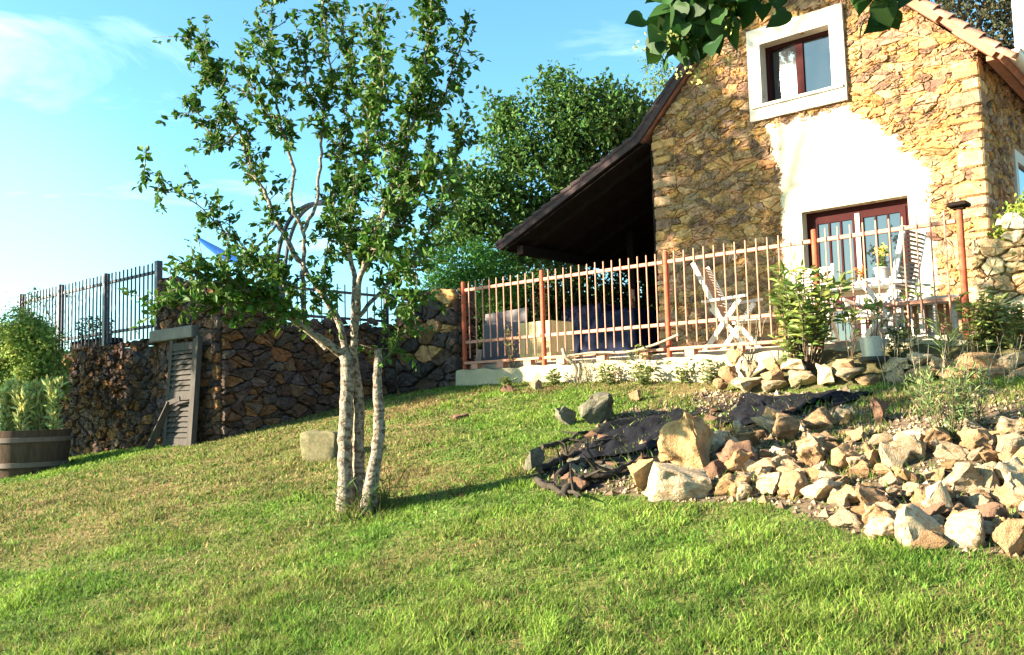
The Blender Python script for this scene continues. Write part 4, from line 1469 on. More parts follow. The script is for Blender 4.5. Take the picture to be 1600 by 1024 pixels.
# long dark grass and suckers round the foot of the trunks
for i, (px, py) in enumerate([(545, 806), (590, 803), (566, 809), (606, 797)]):
    plant('grass_tuft', 'tuft of long dark grass at the foot of the three pale trunks', 'grass tuft', on_ground(px, py), .20, 9, .17, .045, (.055, .11, .018), rng, spread=.6, nleaf=4, upright=1.2, bare=0, group='grass tufts round the trunks')
# half barrel with pale plants at the left edge
bc = at_y(42, 715, 11.6)
BR_ = .50
bz = g1(bc[0], bc[1]) - .05
brl = thing('half_barrel', 'weathered half barrel planter on the lawn at the left edge', 'planter', (bc[0], bc[1], bz))
rim = at_y(42, 672, 11.6)[2] - bz
c = MB(); c.lathe([(BR_ * .86, 0), (BR_ * .95, rim * .35), (BR_, rim * .7), (BR_ * 1.0, rim), (BR_ * .93, rim), (BR_ * .92, rim - .07), (.05, rim - .06)], n=40)
c.build('staves', 'barrel', brl, sharp=30)
for z, r in ((rim * .28, .945), (rim * .80, 1.005)):
    c = MB(); c.lathe([(BR_ * r, z - .03), (BR_ * r + .012, z - .028), (BR_ * r + .012, z + .028), (BR_ * r, z + .03)], n=40); c.build('hoop', 'hoop', brl)
rim_z = bz + rim - .07
for i, (px, dy) in enumerate([(8, 0), (34, -.12), (62, .05), (86, -.05), (20, .2), (74, .22), (48, .18)]):
    p = at_y(px, 672, 11.6 + dy); p[2] = rim_z
    plant('silver_plant', 'pale woolly upright plants filling the half barrel', 'plant', p, .64, 13, .11, .30, GREENS['sage'], rng, spread=.16, nleaf=34, upright=2.2, matn='needle', group='pale plants in the half barrel', bare=.05)
p = at_y(45, 600, 12.4); p[2] = g1(p[0], p[1])
h_ = at_y(45, 500, 12.4)[2] - p[2]
t = blob_tree('shrub', 'loose yellow green shrub behind the half barrel at the left edge', 'bush', p,
              [pblob(45, 545, 12.4, 36, flat=1.2), pblob(20, 575, 12.4, 34), pblob(72, 560, 12.3, 26, flat=1.3), pblob(55, 600, 12.2, 36), pblob(5, 530, 12.6, 22), pblob(85, 600, 12.2, 18), pblob(-25, 590, 12.5, 40), pblob(40, 512, 12.4, 20)],
              [([p, at_y(45, 540, 12.4)], .02, .006), ([p, at_y(20, 540, 12.4)], .015, .005), ([p, at_y(72, 540, 12.3)], .015, .005)], (.21, .28, .06), .055, 620, 28, rng, sub=.14, matn='needle')
# climber on the far end of the dark railing
p = W(-13.6, AE + .02, 2.6)
blob_tree('climbing_plant', 'thin climber tangled in the far left panel of the dark railing', 'climber', p,
          [(W(-13.7, AE, 3.3), (.7, .12, .4)), (W(-13.1, AE, 3.5), (.5, .1, .25)), (W(-14.2, AE, 3.2), (.4, .12, .5)), (W(-13.0, AE, 2.95), (.4, .15, .25))],
          [([p, W(-13.7, AE, 3.4)], .012, .004), ([p, W(-13.1, AE, 3.6)], .01, .004), ([p, W(-14.1, AE, 3.6)], .01, .004)], (.05, .085, .03), .05, 60, 12, rng, sub=.12)
# box planter on the wall behind the railing
pb = hthing('box_planter', 'dark long planter box behind the dark railing', 'planter', -12.1, AE + .38, 2.56)
c = MB(); c.box((-12.75, AE + .22, 2.56), (-11.55, AE + .55, 2.82), bev=.02); c.build('box', 'darkwood', pb)
for i in range(5):
    plant('box_plant', 'dark leafy plants growing in the box behind the dark railing', 'plant', W(-12.6 + i * .22, AE + .38, 2.80), .38, 5, .07, .45, (.04, .08, .03), rng, spread=.4, nleaf=14, group='plants in the long box')

# ================================================================== STONE BLOCK, BOULDERS, RUBBLE
def rock_mesh(name, seed, mt, boxy=False, sub=2, rough=.095):
    r = np.random.default_rng(seed)
    bm = bmesh.new()
    if boxy:
        pts = [(x * r.uniform(.82, 1), y * r.uniform(.82, 1), z * r.uniform(.85, 1)) for x in (-1, 1) for y in (-1, 1) for z in (-1, 1)]
        pts += [tuple(r.normal(0, .25, 3) + np.array(a)) for a in ((.85, 0, 0), (0, .85, 0), (0, 0, .85), (-.85, 0, 0), (0, -.85, 0))]
    else:
        k = r.integers(9, 15)
        d = unit(r.normal(size=(k, 3)))
        pts = [tuple(q * r.uniform(.75, 1.1)) for q in d]
    for p in pts: bm.verts.new(p)
    res = bmesh.ops.convex_hull(bm, input=bm.verts)
    bmesh.ops.delete(bm, geom=list({g for g in res['geom_interior'] + res['geom_unused'] if isinstance(g, bmesh.types.BMVert)}), context='VERTS')
    bmesh.ops.dissolve_limit(bm, angle_limit=.12, verts=bm.verts, edges=bm.edges)
    bmesh.ops.bevel(bm, geom=list(bm.edges), offset=.07, segments=1, affect='EDGES', clamp_overlap=True)
    bmesh.ops.triangulate(bm, faces=bm.faces)
    bmesh.ops.subdivide_edges(bm, edges=[e for e in bm.edges if e.calc_length() > .28], cuts=1 if sub < 3 else 2, use_grid_fill=True)
    bmesh.ops.triangulate(bm, faces=bm.faces)
    bmesh.ops.subdivide_edges(bm, edges=[e for e in bm.edges if e.calc_length() > .17], cuts=1, use_grid_fill=True)
    bmesh.ops.triangulate(bm, faces=bm.faces)
    off = Vector((seed * 3.1, seed * 1.7, 0))
    bm.normal_update()
    for v in bm.verts:
        n1 = mnoise.noise(v.co * 1.8 + off); n2 = mnoise.noise(v.co * 6 + off); n3 = abs(mnoise.noise(v.co * 3.2 - off)) * 1.5
        v.co += v.normal * (n1 * rough * 1.6 + n2 * rough * .7 - n3 * rough)
    me = bpy.data.meshes.new(name)
    bm.to_mesh(me); bm.free()
    V = np.empty(len(me.vertices) * 3); me.vertices.foreach_get('co', V)
    V = V.reshape(-1, 3); V -= (V.max(0) + V.min(0)) / 2; V /= np.abs(V).max(0)
    me.vertices.foreach_set('co', V.ravel())
    me.polygons.foreach_set('use_smooth', [True] * len(me.polygons))
    me.set_sharp_from_angle(angle=math.radians(38))
    me.materials.append(M[mt])
    me.update()
    return me


RM = {}
for cls, mt in (('cream', 'rock_cream'), ('tan', 'rock_tan'), ('ochre', 'rock_ochre'), ('brown', 'rock_brown'), ('grey', 'rock_grey')):
    RM[cls] = [rock_mesh('rock', 100 + i + 17 * len(cls), mt, boxy=False) for i in range(6)]


def rock(cls, pos, dims, label, group, rng, name='rock', cat='rock', me=None, rot=None):
    o = bpy.data.objects.new(name, me or RM[cls][rng.integers(6)])
    C.objects.link(o)
    o.location = Vector(pos)
    o.scale = Vector(np.array(dims) / 2)
    o.rotation_euler = rot if rot is not None else (rng.uniform(-.5, .5), rng.uniform(-.5, .5), rng.uniform(0, 6.28))
    return tag(o, label, cat, group)


rng = np.random.default_rng(71)


def px_rock(px, py, wpx, hpx, cls, label, group=None, me=None, rot=None, dfac=.85, sink=.12, name='rock', cat='rock'):
    p = on_ground(px, py + hpx * .42)          # foot of the rock
    k = np.linalg.norm(p - EYE) / FPX
    w, h = wpx * k, hpx * k * 1.08
    p = p + np.array([0, (w * dfac) * .35, h * (.46 - sink)])
    p[2] = max(p[2], g1(p[0], p[1]) + h * .16)
    if rot is None: rot = (rng.uniform(-.25, .25), rng.uniform(-.25, .25), rng.uniform(-.5, .5) + (math.pi if rng.random() < .5 else 0))
    return rock(cls, p, (w, w * dfac, h), label, group, rng, name, cat, me, rot)


# squared block on the lawn
p = on_ground(499, 722)
k = 11.0 / FPX
w_ = np.linalg.norm(p - EYE) / FPX * 60
bm_ = rock_mesh('stone_block', 3, 'block', boxy=True, rough=.07)
o = rock('grey', p + np.array([.0, .14, w_ * .46 - .05]), (w_, w_ * .7, w_ * .95), 'squared lichen covered stone block on the lawn behind the tree trunks', None, rng, 'stone_block', 'stone block', bm_, (.03, .02, -.12))

SPEC = [
    (1087, 697, 108, 96, 'ochre', 'large craggy ochre boulder at the left end of the rubble heap', 'boulder'),
    (1066, 762, 92, 54, 'cream', 'pale squared block below the large ochre boulder', 'rock'),
    (1004, 745, 46, 58, 'ochre', 'ochre rock at the very left foot of the rubble heap', 'rock'),
    (1165, 714, 62, 52, 'brown', 'brown hollow rock right of the large ochre boulder', 'rock'),
    (1143, 760, 70, 36, 'ochre', 'flat ochre slab right of the pale squared block', 'rock'),
    (1166, 770, 25, 34, 'cream', 'small white upright stone at the foot of the heap', 'rock'),
    (1287, 660, 50, 42, 'tan', 'tan rock topmost on the left part of the heap', 'rock'),
    (1323, 652, 26, 28, 'cream', 'small white pointed stone beside the topmost tan rock', 'rock'),
    (1380, 645, 32, 46, 'brown', 'upright brown stone slab standing at the top of the heap', 'rock'),
    (1428, 702, 42, 42, 'ochre', 'orange brown wedge of rock with a bright top, left of the tall weed', 'rock'),
    (1400, 715, 40, 44, 'cream', 'white rock leaning on the orange brown wedge', 'rock'),
    (1281, 706, 62, 40, 'tan', 'broad pinkish tan rock in the middle of the heap', 'rock'),
    (1325, 717, 40, 46, 'tan', 'tan rock with a deep shadow at its right side, mid heap', 'rock'),
    (1245, 762, 44, 48, 'tan', 'oval tan rock at the lower edge of the heap', 'rock'),
    (1291, 772, 60, 44, 'cream', 'greyish white rock beside the oval tan one', 'rock'),
    (1520, 757, 66, 50, 'cream', 'rounded cream rock in the right part of the heap', 'rock'),
    (1548, 752, 36, 42, 'cream', 'smooth white rock touching the rounded cream rock', 'rock'),
    (1537, 788, 34, 26, 'cream', 'small pale wedge below the rounded cream rock', 'rock'),
    (1474, 792, 46, 60, 'cream', 'tall pale grey rock low in the right part of the heap', 'rock'),
    (1450, 832, 70, 62, 'cream', 'big cream rock at the lower front of the heap', 'rock'),
    (1520, 836, 64, 52, 'cream', 'sloping cream rock at the lowest right front of the heap', 'rock'),
    (1462, 850, 56, 36, 'tan', 'brown stained rock at the lowest front edge', 'rock'),
    (1376, 812, 42, 36, 'tan', 'flat faced tan rock left of the big cream rock', 'rock'),
    (1396, 835, 62, 40, 'cream', 'low broad cream rock at the front edge of the heap', 'rock'),
    (1360, 785, 36, 28, 'cream', 'cream rock above the flat faced tan one', 'rock'),
    (1562, 688, 46, 28, 'ochre', 'ochre rock high at the right side of the heap', 'rock'),
    (1592, 705, 44, 44, 'cream', 'cream rock at the right picture edge, upper heap', 'rock'),
    (1600, 770, 44, 52, 'cream', 'cream rock at the right picture edge, mid heap', 'rock'),
    (1592, 850, 44, 62, 'tan', 'tan rock at the bottom right corner of the heap', 'rock'),
    (1562, 812, 44, 40, 'brown', 'shaded brown rock near the bottom right corner of the heap', 'rock'),
    (935, 640, 66, 54, 'grey', 'mossy boulder on the lawn left of the black fabric', 'boulder'),
    (884, 652, 36, 34, 'grey', 'grey rock left of the mossy boulder', 'rock'),
    (994, 619, 22, 22, 'tan', 'small reddish stone up the lawn behind the mossy boulder', 'rock'),
    (836, 718, 34, 42, 'grey', 'grey rock at the left end of the dead branches', 'rock'),
    (838, 602, 22, 20, 'cream', 'white pointed stone at the foot of the low pale wall', 'rock'),
    (718, 653, 26, 14, 'brown', 'low dark clod on the lawn left of the rocks', 'rock'),
    (905, 758, 40, 26, 'brown', 'dark stone sunk in the grass below the dead branches', 'rock'),
    (795, 608, 26, 14, 'brown', 'dark stone at the foot of the pale wall near the pier', 'rock'),
]
for i, (px, py, w, h, cls, lab, cat) in enumerate(SPEC):
    me = rock_mesh('boulder', 300 + i, 'rock_' + cls, boxy=lab.startswith(('pale squared', 'flat faced')), sub=3, rough=.085) if w > 58 else None
    px_rock(px, py, w, h, cls, lab, 'rocks on the bank' if py > 630 else None, me=me, name=cat, cat=cat)

# the heap itself: many smaller pieces
HEAP = [(1105, 690), (1180, 660), (1250, 655), (1330, 668), (1430, 690), (1520, 672), (1640, 660), (1660, 870), (1560, 850), (1440, 852), (1350, 828), (1270, 792), (1225, 778), (1150, 770), (1118, 735)]
hp = np.array(HEAP, float)
LAB = dict(cream='smaller cream limestone piece in the rubble heap on the bank', tan='smaller tan sandstone piece in the rubble heap on the bank',
           ochre='smaller ochre ironstone piece in the rubble heap on the bank', brown='smaller dark brown stone in the rubble heap on the bank')
cnt = 0
while cnt < 222:
    px, py = rng.uniform(1100, 1650), rng.uniform(652, 868)
    if not inpoly(hp, np.array([px]), np.array([py]))[0]: continue
    cls = rng.choice(['cream', 'tan', 'ochre', 'brown'], p=[.50, .27, .15, .08])
    s = rng.choice([rng.uniform(15, 24), rng.uniform(24, 40), rng.uniform(36, 56)], p=[.30, .45, .25])
    o = px_rock(px, py, s, s * rng.uniform(.38, .72), cls, LAB[cls], cls + ' pieces of the rubble heap', rot=(rng.uniform(-.6, .6), rng.uniform(-.6, .6), rng.uniform(0, 6.28)))
    o.location.z += rng.uniform(-.01, .055)
    cnt += 1

dkp = np.array([(850, 740), (940, 670), (1080, 645), (1200, 626), (1320, 622), (1290, 645), (1180, 668), (1060, 690), (1000, 735), (920, 765)], float)
cnt = 0
while cnt < 34:
    px, py = rng.uniform(845, 1325), rng.uniform(622, 768)
    if not inpoly(dkp, np.array([px]), np.array([py]))[0]: continue
    s = rng.uniform(12, 30)
    o = px_rock(px, py, s, s * rng.uniform(.35, .6), 'brown', 'dark stone lying on the black earth and fabric uphill of the pale heap', 'dark stones on the black earth', rot=(rng.uniform(-.4, .4), rng.uniform(-.4, .4), rng.uniform(0, 6.28)))
    o.data = RM['grey' if cnt % 3 == 0 else 'brown'][cnt % 6]
    cnt += 1
# edging stones before the terrace
EDGE = [(1149, 556, 26, 30, 'tan'), (1168, 577, 34, 30, 'cream'), (1168, 601, 46, 24, 'cream'), (1136, 585, 30, 26, 'tan'), (1205, 588, 36, 20, 'tan'), (1212, 602, 38, 18, 'cream'),
        (1256, 592, 40, 26, 'cream'), (1290, 584, 30, 30, 'cream'), (1244, 569, 50, 20, 'cream'), (1318, 571, 34, 18, 'tan'), (1326, 585, 42, 20, 'cream'), (1355, 595, 34, 18, 'tan'),
        (1398, 568, 40, 22, 'cream'), (1398, 590, 34, 24, 'cream'), (1436, 563, 34, 22, 'cream'), (1528, 564, 62, 24, 'tan'), (1500, 588, 64, 24, 'tan'), (1552, 588, 54, 26, 'tan'),
        (1440, 586, 44, 22, 'tan'), (1582, 566, 40, 24, 'cream'), (1205, 568, 30, 20, 'tan'), (1470, 570, 36, 20, 'cream'), (1600, 590, 46, 26, 'tan'), (1125, 600, 24, 16, 'tan')]
for i, (px, py, w, h, cls) in enumerate(EDGE):
    ee = -.62 if py > 578 else -.50
    s, z = on_e(px, py, ee)
    pos = W(s, ee, z)
    k = np.linalg.norm(pos - EYE) / FPX
    lab = ('squared ' if w < 1.4 * h else 'flat ') + ('cream' if cls == 'cream' else 'tan') + (' stone in the lower course of the dry edging' if py > 578 else ' stone in the upper course of the dry edging')
    rock(cls, pos, (w * k * 1.06, w * k * .75 if w < 45 else .32, h * k * 1.08), lab, lab.split(' in the ')[0] + 's of the edging, ' + ('lower' if py > 578 else 'upper') + ' course', rng, 'edging_stone', 'edging stone',
         rot=(rng.uniform(-.12, .12), rng.uniform(-.15, .15), THETA + rng.uniform(-.25, .25)))
# earth behind the edging
eb_ = MB()
vs = []
nn_ = 40
for i in range(nn_ + 1):
    s = -2.35 + 6.2 * i / nn_
    fall = .55 * (max(0, 1 - i / 6) ** 2 + max(0, (i - 33) / 7) ** 2)
    for e, z in ((-.75, 1.35), (-.60, 1.66), (-.42, 1.90), (-.105, 2.06)):
        vs.append((s, e + .03 * math.sin(i * 1.3), z - fall * (z - 1.4) + .025 * math.sin(i * 2.1 + e * 9)))
eb_.col = (.085, .075, .035)
eb_.add(vs, [(i * 4 + j, (i + 1) * 4 + j, (i + 1) * 4 + j + 1, i * 4 + j + 1) for i in range(nn_) for j in range(3)])
tag(eb_.build('flower_bed', 'soil', org=(-.8, -.4, 1.7), frame='H', sharp=80), kind='structure')

# grit and chips on the bank
ng = 5200
B0, B1 = BANK.min(0), BANK.max(0)
gx = rng.uniform(B0[0], B1[0], ng * 2); gy = rng.uniform(B0[1], B1[1], ng * 2)
kk = inpoly(BANK, gx, gy) & (~inpoly(DARK, gx, gy) | (rng.random(ng * 2) < .12))
gx, gy = gx[kk][:ng], gy[kk][:ng]
n = len(gx)
gzz_ = gz(gx, gy)
octa = np.array([(1, 0, 0), (-1, 0, 0), (0, 1, 0), (0, -1, 0), (0, 0, 1), (0, 0, -.6)], float)
sz = rng.uniform(.006, .022, (n, 1, 1)) * (1 + (rng.random((n, 1, 1)) < .06) * 1.3)
V = octa[None] * sz * rng.uniform(.6, 1.3, (n, 6, 3)) + np.stack([gx, gy, gzz_ + .004], 1)[:, None]
fo = np.array([(0, 2, 4), (2, 1, 4), (1, 3, 4), (3, 0, 4), (2, 0, 5), (1, 2, 5), (3, 1, 5), (0, 3, 5)])
F = (np.arange(n)[:, None, None] * 6 + fo[None]).reshape(-1, 3)
gcols = np.array([(.26, .19, .12), (.20, .135, .08), (.13, .09, .06), (.34, .27, .18)])[rng.integers(0, 4, n)] * rng.uniform(.7, 1.2, (n, 1))
me = fast_mesh('gravel', V.reshape(-1, 3), [F], np.repeat(gcols, 6, 0))
tag(link_mesh('gravel', me, 'grit'), 'stone chips and grit scattered over the bare bank', 'gravel', kind='stuff')


# black weed fabric crumpled on the bank
def fabric(px, label, seed, amp=.05):
    corners = [on_ground(*p) for p in px]
    r = np.random.default_rng(seed)
    nu, nv = 40, 16
    V = []
    for i in range(nu + 1):
        for j in range(nv + 1):
            u, v = i / nu, j / nv
            q = (corners[0] * (1 - u) + corners[1] * u) * (1 - v) + (corners[3] * (1 - u) + corners[2] * u) * v
            w = mnoise.noise(Vector((q[0] * 3 + seed, q[1] * 3, 0))) * .12
            x, y = q[0] + w, q[1] + mnoise.noise(Vector((q[0] * 3, q[1] * 3 + seed, 5))) * .12
            z = g1(x, y) + .012 + amp * (abs(mnoise.noise(Vector((x * 4, y * 9, seed)))) * 1.6 + .5 * abs(mnoise.noise(Vector((x * 11, y * 14, seed)))))
            V.append((x, y, z))
    mb = MB()
    mb.add(V, [(i * (nv + 1) + j, (i + 1) * (nv + 1) + j, (i + 1) * (nv + 1) + j + 1, i * (nv + 1) + j + 1) for i in range(nu) for j in range(nv)])
    c = np.mean(corners, 0)
    o = mb.build('weed_fabric', 'fabric', org=c, sharp=80)
    return tag(o, label, 'fabric sheet', 'black weed fabric on the bank')


fabric([(880, 728), (1040, 706), (1090, 646), (965, 660)], 'crumpled black fabric left of the large ochre boulder', 3, .05)
fabric([(1120, 672), (1225, 660), (1310, 618), (1165, 622)], 'crumpled black fabric uphill of the large ochre boulder', 7, .055)
fabric([(1290, 640), (1345, 630), (1375, 618), (1300, 617)], 'small piece of black fabric at the top of the bank', 9, .05)

# dead branches and logs lying left of the heap
LOGS = [([(842, 735), (880, 716), (925, 702), (965, 680)], .035, 'charred branch lying uphill from the grey rock', 'log'),
        ([(868, 744), (905, 722), (940, 726)], .03, 'short charred branch lying nearest the lawn', 'log'),
        ([(850, 700), (885, 688), (915, 672)], .028, 'thin dark branch lying below the mossy boulder', 'log'),
        ([(880, 770), (915, 748), (955, 742), (985, 722)], .04, 'thick charred branch lying by the ochre rock', 'log'),
        ([(838, 752), (862, 762), (905, 775)], .03, 'dark branch half buried at the lawn edge', 'log')]
for path, r, lab, mt in LOGS:
    P = smooth_path([on_ground(x, y, r * 1.1) for x, y in path], .06)
    P = P + rng.normal(0, .008, P.shape)
    mb = MB(); mb.tube(P, np.linspace(r, r * .45, len(P)), n=8, jit=.12)
    for q in range(3):
        i = rng.integers(1, len(P) - 1)
        d = unit(rng.normal(0, 1, 3) + np.array([0, 0, .6]))
        mb.tube([P[i], P[i] + d * .12, P[i] + d * .22 + rng.normal(0, .03, 3)], [r * .4, r * .3, r * .12], n=5)
    tag(mb.build('branch', mt, org=P[0], sharp=80), lab, 'dead branch', 'dead branches left of the rubble heap')

# ================================================================== TERRACE FURNITURE
def chair(s, e, rz, label, mback='whitewood', lean=22, back_h=.72):
    """slatted folding armchair; local x forward, z up, feet on the terrace"""
    t = thing('garden_chair', label, 'chair', W(s, e, 2.17), THETA + rz, 'wooden armchairs on the terrace')
    la = math.radians(lean)
    bx, bz = math.sin(la), math.cos(la)
    for y in (-.25, .25):
        c = MB(); c.beam((.02, y, .36), (.02 - bx * back_h, y, .36 + bz * back_h), .035, .05, up=(1, 0, 0)); c.build('back_rail', 'whitewood', t)
        c = MB(); c.beam((-.20, y * 1.12, 0), (.26, y * 1.12, .60), .03, .055, up=(1, 0, 0)); c.build('leg', 'whitewood', t)
        c = MB(); c.beam((.34, y * 1.02, 0), (-.10, y * 1.02, .52), .03, .055, up=(1, 0, 0)); c.build('leg', 'whitewood', t)
        c = MB(); c.beam((-.19, y * 1.16, .60), (.36, y * 1.16, .635), .055, .028); c.build('armrest', 'whitewood', t)
    c = MB()
    for i in range(7):
        x = .02 + i * .065
        c.box((x, -.235, .385 - .0 * i), (x + .05, .235, .405))
    c.box((.0, -.235, .345), (.47, -.20, .384)); c.box((.0, .20, .345), (.47, .235, .384))
    c.build('seat', 'whitewood', t)
    c = MB()
    k = 17
    for i in range(k):
        f = (.10 + i * .90 / k) * back_h
        p = (.02 - bx * f, 0, .36 + bz * f)
        c.beam((p[0], -.232, p[2]), (p[0], .232, p[2]), .012, .026, up=(-bx, 0, bz))
    c.build('backrest', mback, t)
    return t


s_, e_, _z = SE(on_z(1128, 541, 2.17))
chair(-2.80, .72, .15, 'slatted wooden armchair at the left of the terrace table, seen side on', 'brownslat', 24, .80)
chair(-.76, .75, math.pi - .12, 'slatted wooden armchair at the right of the terrace table, leaning back to the right', 'brownslat', 14, .85)
chair(-2.35, 2.25, -math.pi / 2 + .1, 'bleached white armchair facing out from the wall left of the door', 'whitewood', 12, .82)
chair(-1.55, 2.3, -math.pi / 2, 'bleached white low armchair in front of the glazed door', 'whitewood', 20, .62)
tbl = hthing('garden_table', 'bleached wooden table between the chairs on the terrace', 'table', -1.45, 1.35, 2.17)
c = MB()
for i in range(7): c.box((-2.05 + i * .172, .98, 2.86), (-2.05 + i * .172 + .162, 1.72, 2.885))
c.box((-2.0, 1.02, 2.80), (-.9, 1.06, 2.859)); c.box((-2.0, 1.64, 2.80), (-.9, 1.68, 2.859))
c.build('tabletop', 'whitewood', tbl)
for s, e in ((-1.98, 1.03), (-.93, 1.03), (-1.98, 1.67), (-.93, 1.67)):
    c = MB(); c.box((s - .03, e - .03, 2.17), (s + .03, e + .03, 2.80)); c.build('leg', 'whitewood', tbl)
rng = np.random.default_rng(81)


def pot(s, e, z, r, h, mt, name, label, cat='pot', group=None, W_=None):
    t = thing(name, label, cat, W(s, e, z) if W_ is None else W_, THETA, group)
    c = MB(); c.lathe([(r * .72, 0), (r * .86, h * .5), (r * .97, h * .86), (r * 1.08, h * .87), (r * 1.08, h), (r * .96, h), (r * .93, h * .84), (.01, h * .82)], n=26)
    c.build('body', mt, t, sharp=30)
    return t


pot(-1.12, 1.30, 2.886, .09, .17, 'galv', 'flower_pot', 'grey pot of yellow flowers on the terrace table', group='pots on the terrace table')
plant('flowering_plant', 'yellow flowering plant in the grey pot on the terrace table', 'plant', W(-1.12, 1.30, 3.03), .26, 8, .05, .5, GREENS['bright'], rng, spread=.35, nleaf=12, flower=(.75, .55, .12))
pot(-.88, 1.42, 2.886, .10, .18, 'blackpot', 'flower_pot', 'black pot beside the grey one on the terrace table', group='pots on the terrace table')
plant('flowering_plant', 'small plant with orange flowers left of the grey pot', 'plant', W(-1.42, 1.45, 2.886), .20, 6, .04, .5, GREENS['bright'], rng, spread=.35, nleaf=9, flower=(.75, .22, .05))
pot(-1.42, 1.45, 2.70 + .186, .05, .06, 'terracotta', 'flower_pot', 'small clay pot under the orange flowers on the terrace table', group='pots on the terrace table')
# little planter bench by the right end of the fence
pbn = hthing('plant_stand', 'low wooden slatted stand behind the right end of the fence', 'plant stand', -.35, .28, 2.17)
c = MB()
for i in range(4): c.box((-.72, .10 + i * .085, 2.515), (-.02, .175 + i * .085, 2.54))
c.box((-.72, .08, 2.47), (-.02, .098, 2.55))
c.build('top', 'greywood', pbn)
for s in (-.68, -.38, -.08):
    for e in (.13, .41):
        c = MB(); c.box((s - .025, e - .02, 2.17), (s + .025, e + .02, 2.515)); c.build('leg', 'greywood', pbn)
c = MB()
for i in range(9):
    if i % 4: c.box((-.70 + i * .08, .36, 2.2), (-.64 + i * .08, .375, 2.5))
c.build('slats', 'brownslat', pbn)
for i in range(3):
    plant('succulent', 'small leafy plants standing on the slatted stand', 'plant', W(-.6 + i * .16, .25, 2.535), .12, 4, .05, .5, GREENS['bright'], rng, spread=.5, nleaf=7, group='plants on the slatted stand')
# things under the lean-to
cr = hthing('wooden_crate', 'tall straw yellow wooden planter crate behind the fence under the lean-to eave', 'crate', -5.55, .65, 2.17)
c = MB()
for i in range(5):
    a = -5.83 + i * .112
    c.box((a, .40, 2.17), (a + .106, .42, 2.74)); c.box((a, .90, 2.17), (a + .106, .92, 2.74))
for i in range(4):
    a = .42 + i * .12
    c.box((-5.83, a, 2.17), (-5.81, a + .115, 2.74)); c.box((-5.29, a, 2.17), (-5.27, a + .115, 2.74))
c.build('boards', 'crate', cr)
c = MB(); c.box((-5.80, .43, 2.60), (-5.298, .89, 2.68)); c.build('earth', 'dmortar', cr)
plant('potted_shrub', 'straggly plant growing in the straw yellow crate', 'plant', W(-5.55, .65, 2.66), .55, 9, .07, .45, (.12, .13, .04), rng, spread=.4, nleaf=12)
plant('weed', 'tall dry weed before the railing left of the yellow crate', 'weed', W(-5.62, -.02, 2.08), .55, 7, .06, .35, (.20, .19, .07), rng, spread=.25, nleaf=14)
c = MB(); c.beam((-7.05, 1.0, 2.62), (-6.25, 1.05, 2.66), .04, .80, up=(0, .25, 1))
tag(c.build('wooden_board', 'sheet', org=(-6.65, 1, 2.17), frame='H'), 'large grey brown board standing behind the left fence panel', 'board')


def covered_stack(s0, s1, e0, e1, z1, label, seed, mt='tarp'):
    nu, nv = 26, 22
    V = []
    for i in range(nu + 1):
        for j in range(nv + 1):
            u, v = i / nu * 2 - 1, j / nv * 2 - 1
            r = max(abs(u), abs(v))
            f = min(1, max(0, (1 - r) / .30)) ** .5
            x = (s0 + s1) / 2 + (s1 - s0) / 2 * (u if r < .7 else u / r * (.72 + .28 * (r - .7) / .3 * .5 + .1))
            y = (e0 + e1) / 2 + (e1 - e0) / 2 * (v if r < .7 else v / r * (.72 + .28 * (r - .7) / .3 * .5 + .1))
            z = 2.18 + (z1 - 2.18) * f + .05 * mnoise.noise(Vector((u * 4, v * 4, seed))) * (f > .05)
            V.append((x, y, z))
    mb = MB(); mb.add(V, [(i * (nv + 1) + j, (i + 1) * (nv + 1) + j, (i + 1) * (nv + 1) + j + 1, i * (nv + 1) + j + 1) for i in range(nu) for j in range(nv)])
    o = mb.build('covered_stack', mt, org=((s0 + s1) / 2, (e0 + e1) / 2, 2.17), frame='H', sharp=60)
    return tag(o, label, 'tarpaulin', 'covered stacks under the lean-to')


_s = [on_e(x, 500, 4.0)[0] for x in (888, 962, 955, 1018)]
covered_stack(_s[0], _s[1], 3.6, 4.6, on_e(930, 478, 4.0)[1], 'stack under a blue tarpaulin farther left under the lean-to', 2)
covered_stack(_s[2], _s[3], 3.5, 4.4, on_e(985, 486, 4.0)[1], 'stack under a blue tarpaulin nearest the gable corner', 5)

# blue canopy tip and arched frame on the upper terrace
cpy = MB()
p0, p1, p2 = np.array(on_e(302, 367, -1.2)), np.array(on_e(352, 393, -1.2)), np.array(on_e(380, 412, -1.2))
nu, nv = 16, 10
V = []
for i in range(nu + 1):
    t = i / nu
    c_ = p0 * (1 - t) ** 2 + 2 * p1 * t * (1 - t) + p2 * t * t
    wv = .012 + .10 * math.sin(min(1, t * 1.15) * math.pi * .62)
    for j in range(nv):
        a = 2 * math.pi * j / nv
        V.append((c_[0] + .35 * wv * math.cos(a) * .4, -1.2 + wv * math.cos(a) * 1.4, c_[1] + wv * .55 * math.sin(a) - (.05 * math.sin(t * 3.1))))
cpy.add(V, [(i * nv + j, i * nv + (j + 1) % nv, (i + 1) * nv + (j + 1) % nv, (i + 1) * nv + j) for i in range(nu) for j in range(nv)] + [tuple(range(nv)), tuple(range(nu * nv + nv - 1, nu * nv - 1, -1))])
sw_ = hthing('garden_swing', 'dark arched garden swing frame with a blue canopy tip above the stone wall', 'swing', -9.0, -1.2, 2.56)
cpy.build('canopy', 'blue', sw_)
for ee, off_ in ((-1.25, 0), (-.2, .25)):
    pts = [on_e(x, y, ee) for x, y in ((428, 520), (430, 450), (436, 390), (452, 345), (478, 322), (505, 318))]
    c = MB(); c.tube(smooth_path([(s + off_, ee, z) for s, z in pts], .08), [.032] * len(smooth_path([(s, ee, z) for s, z in pts], .08)), n=8)
    c.build('frame_arch', 'navy', sw_)
